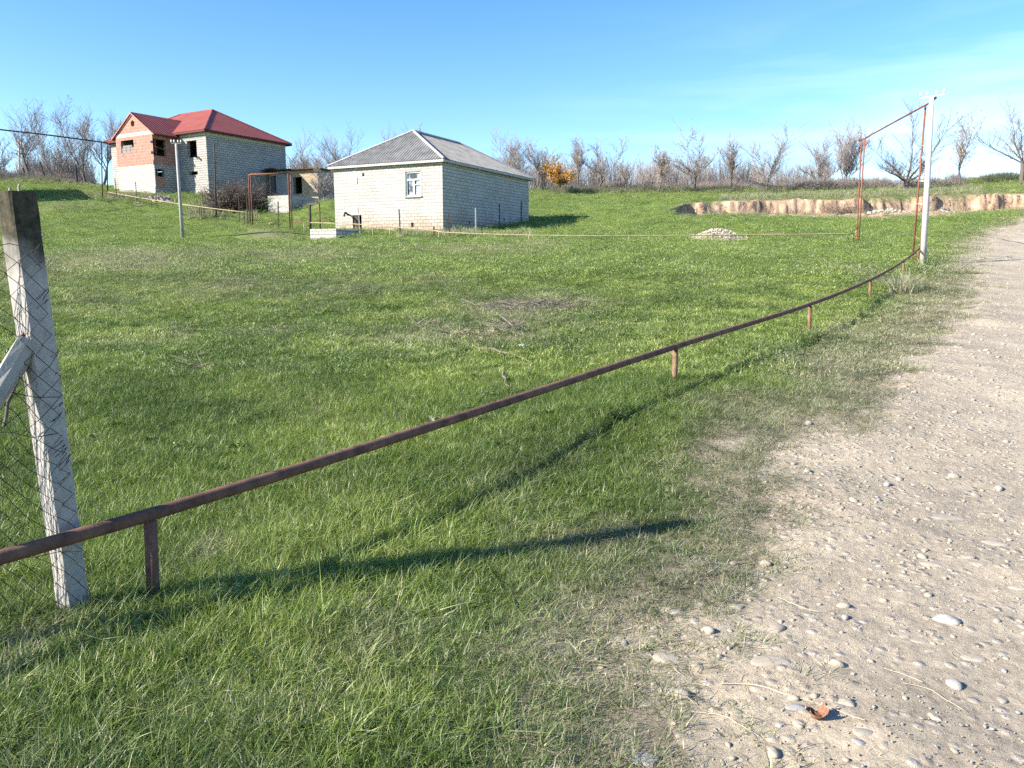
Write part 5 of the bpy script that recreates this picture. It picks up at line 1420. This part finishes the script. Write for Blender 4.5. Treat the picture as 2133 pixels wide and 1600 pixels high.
# ------------------------------------------------------------------ stones, branches and litter with a place of their own
def stone_mesh(name, seed, sx=1, sy=.7, sz=.5, rough=.12, sub=3, mat=None):
    bm = bmesh.new(); bmesh.ops.create_icosphere(bm, subdivisions=sub, radius=.5)
    r = np.random.default_rng(seed); ph = r.uniform(0, 6.28, 9); fr = r.uniform(1.2, 3.4, 9)
    for v in bm.verts:
        c = v.co
        k = 1 + rough * (math.sin(c.x * 2 * fr[0] + ph[0]) * math.cos(c.y * 2 * fr[1] + ph[1]) + .7 * math.sin(c.z * 2 * fr[2] + ph[2] + c.x * 3) + .4 * math.sin(c.y * 9 + ph[3]) * math.sin(c.x * 8 + ph[4]))
        v.co = Vector((c.x * sx, c.y * sy, c.z * sz)) * k
    me = bpy.data.meshes.new(name); bm.to_mesh(me); bm.free()
    me.materials.append(mat or M['cobble']); me.polygons.foreach_set('use_smooth', [True] * len(me.polygons)); return me

cobbles = [(1402, 1278, 62, 30, 25, 0, 'oblong cobble in the left fringe of the track, leftmost of three in a row'), (1463, 1263, 36, 22, -10, 0, 'middle cobble of three in a row at the fringe of the track'),
           (1533, 1274, 28, 22, 0, 0, 'rightmost and smallest cobble of three in a row at the fringe of the track'), (1617, 1320, 44, 34, -20, 0, 'heart-shaped flat cobble with a dark right edge'),
           (1650, 1268, 26, 15, -15, 0, 'small white pebble at the end of a curved straw'), (1941, 1187, 52, 26, 10, 0, 'oval cobble left of two overlapping pale cobbles'),
           (2034, 1184, 42, 24, 20, 0, 'bright oval cobble near the right edge with a longer one behind it'), (2010, 1172, 40, 18, 10, 0, 'longer dusty cobble touching the bright oval one'),
           (2068, 1142, 50, 20, 10, 0, 'farthest large pale cobble near the right edge'), (1974, 1306, 56, 38, 38, 1, 'large grey slanting cobble in the right part of the track'),
           (1882, 1337, 24, 18, 10, 0, 'round white pebble left of the large grey cobble'), (1659, 1487, 42, 22, 0, 1, 'smooth egg-shaped grey pebble beside the curled brown leaf'),
           (1760, 1478, 36, 26, 30, 0, 'rounded cobble above and right of the curled brown leaf'), (1802, 1538, 48, 28, 12, 0, 'rounded cobble in the lower middle of the track, touching a small blue-grey pebble'),
           (1788, 1562, 28, 20, 20, 1, 'small blue-grey pebble at the foot of a rounded cobble'), (2023, 1387, 46, 24, 15, 0, 'bright flat cobble at the right, below the large grey one'),
           (2119, 1236, 34, 22, 25, 0, 'white pebble cut by the right edge'), (1395, 1379, 62, 44, 10, 0, 'lumpy cobble half buried at the grass edge'), (1609, 1390, 88, 36, 3, 0, 'largest flat slab-like cobble sunk in the track'),
           (1404, 1448, 60, 30, 5, 0, 'flat pale cobble below the lumpy one at the grass edge'), (1946, 1510, 28, 36, 60, 0, 'upright-lying cobble in the lower right of the track'),
           (1938, 1369, 24, 20, 5, 0, 'small pale cobble left of the bright flat one'), (1912, 1349, 36, 18, 15, 0, 'low dusty cobble below the round white pebble'), (1970, 1086, 74, 20, 5, 0, 'long low pale slab far up the track'),
           (1345, 1585, 60, 30, 0, 1, 'dark half-buried cobble at the bottom edge in the dry grass'), (1340, 1470, 40, 26, 10, 0, 'small half-buried cobble left of the flat pale one')]
for i, (u, v, w, h, rot, g, lab) in enumerate(cobbles):
    c = hit(u, v); wd = w / FPX * c.y * 1.02; hh = h / FPX * c.y
    rl = road_lift(c.x, c.y)
    me = stone_mesh('cobble', 500 + i, 1, min(1.0, .55 + .25 * random.random()), .5, .15, 4, M['cobble_grey'] if g else M['cobble'])
    o = bpy.data.objects.new('cobble', me); scene.collection.objects.link(o)
    o.scale = (wd * 1.08, min(wd, hh * 2.1), hh * 1.2); o.rotation_euler = (0, R(random.uniform(-6, 6)), -R(rot))
    o.location = (c.x, c.y, c.z + rl + hh * (-.10 if g == 0 else .06))
    tag(o, lab, 'stone', 'river cobbles on the track')
rocks = [(868, 511, 11, 'white stone on the lawn below the block house'), (1886, 577, 12, 'white stone at the foot of the last railing support'), (948, 485, 12, 'white block lying under the far railing at the house corner'),
         (1032, 483, 6, 'small white block behind the far railing beside the shaded wall'), (1210, 423, 5, 'white stone alone on the upper lawn'), (1232, 415.5, 4, 'tiny white stone farthest up the upper lawn'), (1438, 489, 8, 'white stone under the far railing left of the gravel heap'),
         (88, 494, 14, 'pale flat stone right behind the foreground concrete post'), (565, 466, 9, 'pale flat stone on the earth mound'), (540, 469, 6, 'small stone under the low pipe arch'), (1815, 385, 6, 'white stone on the bank behind the far leg of the tall arch'), (182, 401, 4, 'white stone at the tip of the wedge of shade')]
for i, (u, v, w, lab) in enumerate(rocks):
    c = hit(u, v + 2); s = w / FPX * c.y * 1.1
    o = bpy.data.objects.new('stone', stone_mesh('stone', 600 + i, 1, .8, .6, .2, 2, M['rock'])); scene.collection.objects.link(o)
    o.scale = (s, s, s * .9); o.location = (c.x, c.y, c.z + s * .2); o.rotation_euler = (0, 0, random.uniform(0, 6)); tag(o, lab, 'stone', 'pale stones in the grass')

def heap(name, u, v, d, rx, ry, h, n, smin, smax, label, mat, cat='heap'):
    c = P(u, v, d); b_ = Vector((c.x, c.y, gh(c.x, c.y))); root = thing(name, b_, label, cat)
    mb = MB(); N_ = 40
    for i in range(N_ + 1):
        for j in range(N_ + 1):
            a, q = (i / N_ - .5) * 2.6, (j / N_ - .5) * 2.6; x, y = b_.x + a * rx, b_.y + q * ry
            zz = h * math.exp(-(a * a + q * q) * 1.9) * (1 + .5 * (fbm(np.array([x * 2.]), np.array([y * 2.]), 5, 3)[0] - .5)) - .06 - .02 * (a * a + q * q)
            mb.v.append((x, y, gh(x, y) + zz))
    for i in range(N_):
        for j in range(N_): k = i * (N_ + 1) + j; mb.f.append((k, k + N_ + 1, k + N_ + 2, k + 1)); mb.uv.append(None)
    part(mb, 'mound', M['earth'], root, True)
    mb = MB()
    base_me = stone_mesh('tmp', 77, 1, .8, .6, .25, 1); bv = [v_.co.copy() for v_ in base_me.vertices]; bf = [tuple(p.vertices) for p in base_me.polygons]
    for i in range(n):
        a, q = random.gauss(0, .45), random.gauss(0, .45); x, y = b_.x + a * rx, b_.y + q * ry
        z = gh(x, y) + h * math.exp(-(a * a + q * q) * 1.9) - .05; s = random.uniform(smin, smax) * (1 if random.random() < .8 else 1.6)
        e = Euler((random.uniform(0, 6), random.uniform(0, 6), random.uniform(0, 6))).to_matrix(); k = len(mb.v)
        mb.v += [tuple(Vector((x, y, z + s * .2)) + e @ (w * s)) for w in bv]; mb.f += [tuple(k + t for t in f) for f in bf]; mb.uv += [None] * len(bf)
    st = part(mb, 'loose_stones', mat, root); st['kind'] = 'stuff'
    return root
M['earth'] = mat_noise('pale_dry_earth', (.30, .245, .18), (.44, .37, .28), 3, .95, .6)
hg = hit(1497, 497)
heap('gravel_heap', 1497, 492, hg.y, 1.5, 1.1, .5, 620, .03, .10, 'pale heap of gravel and rubble behind the far railing', M['rock'])
heap('rubble_heap', 1850, 455, 56.2, 3.4, .8, .5, 520, .06, .22, 'white heap of broken stone along the foot of the cut bank inside the tall arch', M['rock'])
heap('rubble_heap', 1665, 459, 56.0, 2.6, .5, .2, 160, .06, .18, 'low scatter of pale rubble before the cut bank, left of the tall arch', M['rock'])
heap('rubble_heap', 337, 412, 61.5, 1.0, .6, .35, 60, .10, .32, 'white broken blocks below the corner of the brick wing', M['block_base'])
heap('rubble_heap', 292, 420, 59.5, .8, .35, .12, 24, .10, .22, 'few white broken blocks on the slope beneath the brick wing', M['block_base'])
heap('earth_heap', 1965, 446, 56.4, 1.5, .7, .55, 60, .08, .25, 'dark earth clods at the foot of the bank right of the white pole', M['deadwood'])
heap('rubble_heap', 690, 478, 43, .8, .5, .1, 20, .05, .12, 'small rubble beside the block cistern', M['rock'])

def branches(name, u, v, wpx, hpx, n, label, seed, lmax=1.1, mat='deadwood', h=.10):
    r = random.Random(seed); c = hit(u, v); a = hit(u + wpx / 2, v); b = hit(u, v - hpx / 2)
    rx, ry = abs(a.x - c.x), abs(b.y - c.y); mb = MB()
    for i in range(n):
        x, y = c.x + r.gauss(0, .45) * rx, c.y + r.gauss(0, .45) * ry; an = r.gauss(0, .7) + (math.pi if r.random() < .5 else 0); l = lmax * r.uniform(.2, 1)
        pts = []; q = Vector((x, y, 0)); rad = r.uniform(.003, .009) * (1.6 if r.random() < .15 else 1)
        z0_ = r.uniform(.01, h); zsl = r.uniform(-.06, .10)
        for s in range(5):
            pts.append(Vector((q.x, q.y, gh(q.x, q.y) + max(.012, z0_ + zsl * s * .4)))); an += r.gauss(0, .25); q = q + Vector((math.cos(an), math.sin(an), 0)) * l / 4
        mb.tube(pts, [rad, rad, rad * .9, rad * .7, rad * .4], 4, False)
    return tag(mb.build(name, M[mat], origin=c), label, 'branches')
branches('branch_pile', 1120, 640, 230, 20, 230, 'widest pile of grey dead branches on the lawn', 1, .7, h=.06)
branches('branch_pile', 875, 683, 60, 16, 40, 'small bundle of dead branches left of the other piles', 2, .4, h=.06)
branches('branch_pile', 970, 698, 80, 12, 50, 'narrow pile of twisted roots below the wide branch pile', 3, .45, h=.06)
branches('branch_pile', 1062, 690, 70, 16, 46, 'airy tangle of thin twigs below the wide branch pile', 4, .45, h=.12)
branches('branch_pile', 400, 768, 100, 12, 12, 'sparse twigs lying across the left of the lawn', 5, .5, h=.04)
for (x0, y0, x1, y1, lab, k) in [(985, 728, 1110, 765, 'single long pale stick on the lawn under the branch piles', 8), (1225, 655, 1278, 654, 'pale stick at the right end of the wide branch pile', 9), (1045, 783, 1062, 815, 'short pale stick on the lawn near the railing', 10)]:
    a, b = hit(x0, y0), hit(x1, y1); mb = MB(); pts = []
    for i in range(7):
        q = a.lerp(b, i / 6); pts.append(Vector((q.x + random.gauss(0, .02), q.y + random.gauss(0, .03), gh(q.x, q.y) + .045 + random.uniform(0, .02))))
    mb.tube(pts, [.008, .01, .011, .010, .008, .006, .004], 5); tag(mb.build('stick', M['deadwood'], origin=a), lab, 'stick')
def rag(name, u, v, w, hgt, mat, lab, cat, seed, up=0.02):
    r = np.random.default_rng(seed); c = hit(u, v); s = w / FPX * c.y; mb = MB(); N_ = 12; hz_ = hgt / FPX * c.y
    for i in range(N_ + 1):
        for j in range(N_ + 1):
            a, b = i / N_ - .5, j / N_ - .5
            z = hz_ * (1 - (a * a + b * b) * 2.4) * (.55 + .9 * (fbm(np.array([a * 5 + seed]), np.array([b * 5.]), seed, 3)[0]))
            mb.v.append((c.x + a * s * (1 + .3 * math.sin(b * 7)), c.y + b * s * .9, c.z + up + max(0, z)))
    for i in range(N_):
        for j in range(N_): k = i * (N_ + 1) + j; mb.f.append((k, k + N_ + 1, k + N_ + 2, k + 1)); mb.uv.append(None)
    return tag(mb.build(name, M[mat], origin=c, smooth=True), lab, cat)
rag('plastic_scrap', 1088, 724, 17, 5, 'white_rag', 'crumpled white plastic scrap on the lawn below the branch piles', 'scrap', 1)
rag('rubbish_bag', 1704, 386, 22, 17, 'white_rag', 'big white rubbish bag dumped at the edge of the brush on the crest', 'bag', 2)
rag('plastic_scrap', 1448, 388, 7, 4, 'blue_rag', 'blue plastic scrap under the broad bare tree', 'scrap', 3)
# the curled brown leaf on the track
c = hit(1700, 1517); mb = MB(); N_ = 14; rl = road_lift(c.x, c.y)
for i in range(N_ + 1):
    for j in range(N_ + 1):
        a, b = i / N_ * 2 - 1, j / N_ * 2 - 1; f = (1 - .22 * abs(math.sin(3 * math.atan2(b, a)))) 
        x, y = a * .042 * f, b * .030 * f
        z = .010 + .030 * (a * a) + .014 * b * b * (1 if b > 0 else 1.4) + .006 * math.sin(6 * a + 3 * b)
        mb.v.append((c.x + x, c.y + y, c.z + rl + z))
for i in range(N_):
    for j in range(N_): k = i * (N_ + 1) + j; mb.f.append((k, k + N_ + 1, k + N_ + 2, k + 1)); mb.uv.append(None)
tag(mb.build('dry_leaf', M['leaf_brown'], origin=c, smooth=True), 'curled reddish-brown dry leaf lying on the track', 'leaf')
M['straw'] = mat_noise('pale_straw', (.42, .35, .24), (.58, .50, .36), 6, .8, 0)
def straw(pts_px, lab, r0=.0016):
    a = [hit(*p) for p in pts_px]; mb = MB(); sp = spline(a, 5)
    for q in sp: q.z = gh(q.x, q.y) + road_lift(q.x, q.y) + .008
    mb.tube(sp, [r0 * (1 - .5 * i / len(sp)) for i in range(len(sp))], 4); tag(mb.build('straw', M['straw'], origin=a[0]), lab, 'straw', 'dry stalks on the track')
straw([(1498, 1437), (1560, 1440), (1650, 1468), (1800, 1521)], 'long double straw reaching to the curled brown leaf', .0022)
straw([(1437, 1490), (1500, 1502), (1540, 1525), (1580, 1547)], 'bent straw in the lower left of the track')
straw([(1620, 1256), (1660, 1275), (1705, 1290), (1750, 1283)], 'curved straw ending at the small white pebble')
straw([(1840, 1408), (1880, 1425), (1920, 1440)], 'short straw in the middle of the track')
straw([(1880, 1440), (1940, 1460), (2010, 1500)], 'faint straw in the right of the track')

# ------------------------------------------------------------------ loose gravel on the track
cg = proto_collection('gravel_forms', [])
for i in range(7):
    o = bpy.data.objects.new('pebble_form%d' % i, stone_mesh('pebble_form%d' % i, 700 + i, 1, random.uniform(.6, .9), random.uniform(.4, .6), .14, 2, M['cobble_grey'] if i == 0 else M['cobble'])); cg.objects.link(o)
def gravel():
    X, Y, S = [], [], []
    for (y0, y1, dens, s0, s1) in ((1.6, 5, 900, .004, .012), (1.6, 8, 130, .010, .034), (1.8, 14, 10, .03, .085), (5, 14, 120, .008, .022), (8, 30, 14, .02, .06), (14, 62, 3.5, .03, .09)):
        x, y = sample(y0, y1, dens); s = rng.uniform(0, 1, len(x)) ** 2.2 * (s1 - s0) + s0
        rv = road_s(x, y); k = rng.uniform(0, 1, len(x)) < sstep(-.35, .15, rv) * (.35 + .9 * fbm(x * 1.1, y * 1.1, 120, 3))
        k &= (y < 3.2) | (x > -.2)
        X.append(x[k]); Y.append(y[k]); S.append(s[k])
    # stony bald spots: pit floor and around heaps
    x, y = sample(52, 60.5, 7); low_, bare_ = pit_masks(x, y); k = (bare_ > .3) & (rng.uniform(0, 1, len(x)) < .8); X.append(x[k]); Y.append(y[k]); S.append(rng.uniform(.04, .16, k.sum()))
    x, y, s = map(np.concatenate, (X, Y, S)); n = len(x)
    lift = np.where(road_s(x, y) > 0, .004 + .02 * sstep(0, .5, road_s(x, y)), 0) * (y < 60)
    z = ground_h(x, y) + lift + s * .05
    rot = np.stack([rng.normal(0, .25, n), rng.normal(0, .25, n), rng.uniform(0, 6.28, n)], 1)
    scatter('gravel', np.stack([x, y, z], 1), rot, np.stack([s, s, s], 1) * 1.0, rng.integers(0, 7, n), np.zeros(n), rng.uniform(0, 1, n), cg, 'pale loose gravel and pebbles strewn over the track', 'gravel')
gravel()
# twig and straw litter
def litter():
    c = bpy.data.collections.new('litter_forms')
    for i in range(5):
        r = random.Random(800 + i); mb = MB(); q = Vector((0, 0, .003)); an = 0; pts = []
        for s in range(5): pts.append(q.copy()); an += r.gauss(0, .3); q += Vector((math.cos(an), math.sin(an), r.uniform(-.05, .1))) * .25
        mb.tube(pts, [.02, .02, .018, .014, .008], 3); me = bpy.data.meshes.new('litter_form%d' % i); me.from_pydata(mb.v, [], mb.f); me.materials.append(M['straw'] if i % 2 else M['twig_dark']); c.objects.link(bpy.data.objects.new('litter_form%d' % i, me))
    x, y = sample(1.7, 9, 55); rv = road_s(x, y); k = rng.uniform(0, 1, len(x)) < sstep(-1.2, .1, rv) * (1 - .6 * sstep(.3, 1.2, rv)); x, y = x[k], y[k]; n = len(x)
    s = rng.uniform(.02, .09, n)
    z = ground_h(x, y) + np.where(rv[k] > 0, .02, 0)
    scatter('straw_litter', np.stack([x, y, z], 1), np.stack([rng.normal(0, .1, n), rng.normal(0, .1, n), rng.uniform(0, 6.28, n)], 1), np.stack([s, s, s], 1), rng.integers(0, 5, n), np.zeros(n), rng.uniform(0, 1, n), c, 'bits of straw and twig scattered at the edge of the track', 'litter')
litter()

# ------------------------------------------------------------------ grass
g_near = [tuft('turf_a%d' % i, 22, .06, 1.0 * .060, .0034, 1.1, 4, .35, None, 10 + i) for i in range(6)]
g_tall = [tuft('turf_t%d' % i, 24, .06, .115, .0044, 1.0, 5, .3, None, 30 + i) for i in range(5)]
g_mid = [tuft('turf_m%d' % i, 90, .18, .042, .0070, 1.3, 3, .4, None, 50 + i) for i in range(5)]
g_far = [tuft('turf_f%d' % i, 170, .52, .055, .016, .9, 2, .3, None, 70 + i) for i in range(5)]
def clean(x, y, extra=0):
    k = np.ones(len(x), bool)
    for poly in footprints: k &= ~in_poly(x, y, poly)
    return k
def grass_layer(name, x, y, protos, hscale, label, edge_in=.5, thin=None, tintadd=0):
    k = clean(x, y); x, y = x[k], y[k]
    rv = road_s(x, y); dr = dryness(x, y); low_, bare_ = pit_masks(x, y)
    prob = (1 - sstep(-.55, edge_in + .12, rv + 1.3 * (fbm(x * 3.3, y * 3.3, 171, 3) - .5))) * (1 - .22 * sstep(.5, 1, dr)) * (1 - sstep(.15, .6, bare_))
    if thin is not None: prob = prob * thin(x, y)
    k = rng.uniform(0, 1, len(x)) < prob; x, y, rv, dr = x[k], y[k], rv[k], dr[k]; n = len(x)
    z = ground_h(x, y)
    hs = hscale(x, y) * rng.uniform(.7, 1.3, n) * (1 - .35 * dr)
    w = rng.uniform(.85, 1.25, n)
    # combed by wind and trampling: lean varies slowly over the field
    lx, ly = 1.2 * (fbm(x * 2.1, y * 2.1, 131, 3) - .5), 1.2 * (fbm(x * 2.1, y * 2.1, 137, 3) - .5)
    rot = np.stack([ly + rng.normal(0, .2, n), lx + rng.normal(0, .2, n), rng.uniform(0, 6.28, n)], 1)
    rot[:, 2] = rng.uniform(0, 6.28, n)
    tint = np.clip(dr * 1.0 + tintadd + rng.normal(0, .10, n), 0, 1)
    var = np.clip((fbm(x * 1.1, y * 1.1, 141, 4) - .5) * 1.7 + .5 + rng.normal(0, .16, n) - (.28 if name == 'tall_grass' else .10 if name == 'near_grass' else 0), 0, 1)
    c = proto_collection(name + '_forms', protos)
    scatter(name, np.stack([x, y, z], 1), rot, np.stack([w, w, hs], 1), rng.integers(0, len(protos), n), tint, var, c, label, 'grass')
x, y = sample(1.5, 9.5, 760, .78)
grass_layer('near_grass', x, y, g_near, lambda x, y: .75 + .5 * fbm(x * 1.2, y * 1.2, 151, 3) + .25 * sstep(7, 3, y) - .45 * sstep(-1.6, 0, road_s(x, y)), 'dense green and straw-coloured grass blades of the foreground')
x, y = sample(1.5, 11, 300, .80)
grass_layer('tall_grass', x, y, g_tall, lambda x, y: (.32 + .46 * tall_zone(x, y)) * (.72 + .28 * sstep(2.4, 4.2, y)), 'long lush unmown grass around the railing and the fence post', edge_in=-.6, thin=lambda x, y: sstep(.12, .7, tall_zone(x, y)), tintadd=.04)
x, y = sample(8.5, 24, 75, .78)
grass_layer('field_grass', x, y, g_mid, lambda x, y: .75 + .45 * fbm(x * .8, y * .8, 153, 3), 'short bright green turf of the field', edge_in=.3)
x, y = sample(22, 92, 4.2, .85)
grass_layer('hill_grass', x, y, g_far, lambda x, y: .7 + .5 * fbm(x * .6, y * .6, 155, 3), 'short grass over the far field and hillside', edge_in=.3)
# coarse dry tussocks on the upper slope, bank lip and around fences
dry_p = [tuft('tussock%d' % i, 60, .16, .42, .014, .6, 3, .1, None, 90 + i) for i in range(3)]
px = np.vstack([band(1480, 2000, 61, 70, 520), band(1640, 2133, 70, 78, 160), band(225, 345, 60.5, 64.5, 80), band(420, 560, 54, 60, 140), band(620, 700, 57, 64, 60), band(840, 1100, 41, 43.5, 60), band(-50, 250, 76, 82, 200), band(1840, 1880, 18.5, 20.5, 40), band(1400, 1900, 54, 58.8, 240)])
k = clean(px[:, 0], px[:, 1]); px = px[k]
n = len(px); zz_ = ground_h(px[:, 0], px[:, 1]); s = rng.uniform(.5, 1.2, n)
scatter('dry_tussocks', np.column_stack([px, zz_]), np.stack([rng.normal(0, .1, n), rng.normal(0, .1, n), rng.uniform(0, 6.28, n)], 1), np.stack([s, s, s], 1), rng.integers(0, 3, n), rng.uniform(.6, 1, n), rng.uniform(.3, 1, n), proto_collection('tussock_forms', dry_p), 'straw-coloured dry tussocks on the bank and upper slope', 'dry grass')
# broad-leaved weeds
wp = [rosette('weed%d' % i, 14, .038, M['grass'], 900 + i) for i in range(4)]
x, y = sample(6.0, 24, 4.0, .75); k = (road_s(x, y) < -.8) & (fbm(x * .5, y * .5, 161, 3) > .50); x, y = x[k], y[k]; n = len(x); s = rng.uniform(.7, 1.9, n)
scatter('broadleaf_weeds', np.stack([x, y, ground_h(x, y) + .012], 1), np.stack([rng.normal(0, .1, n), rng.normal(0, .1, n), rng.uniform(0, 6.28, n)], 1), np.stack([s, s, s], 1), rng.integers(0, 4, n), rng.uniform(.1, .5, n), rng.uniform(0, .5, n), proto_collection('weed_forms', wp), 'dark broad-leaved weeds dotted through the turf', 'weeds')
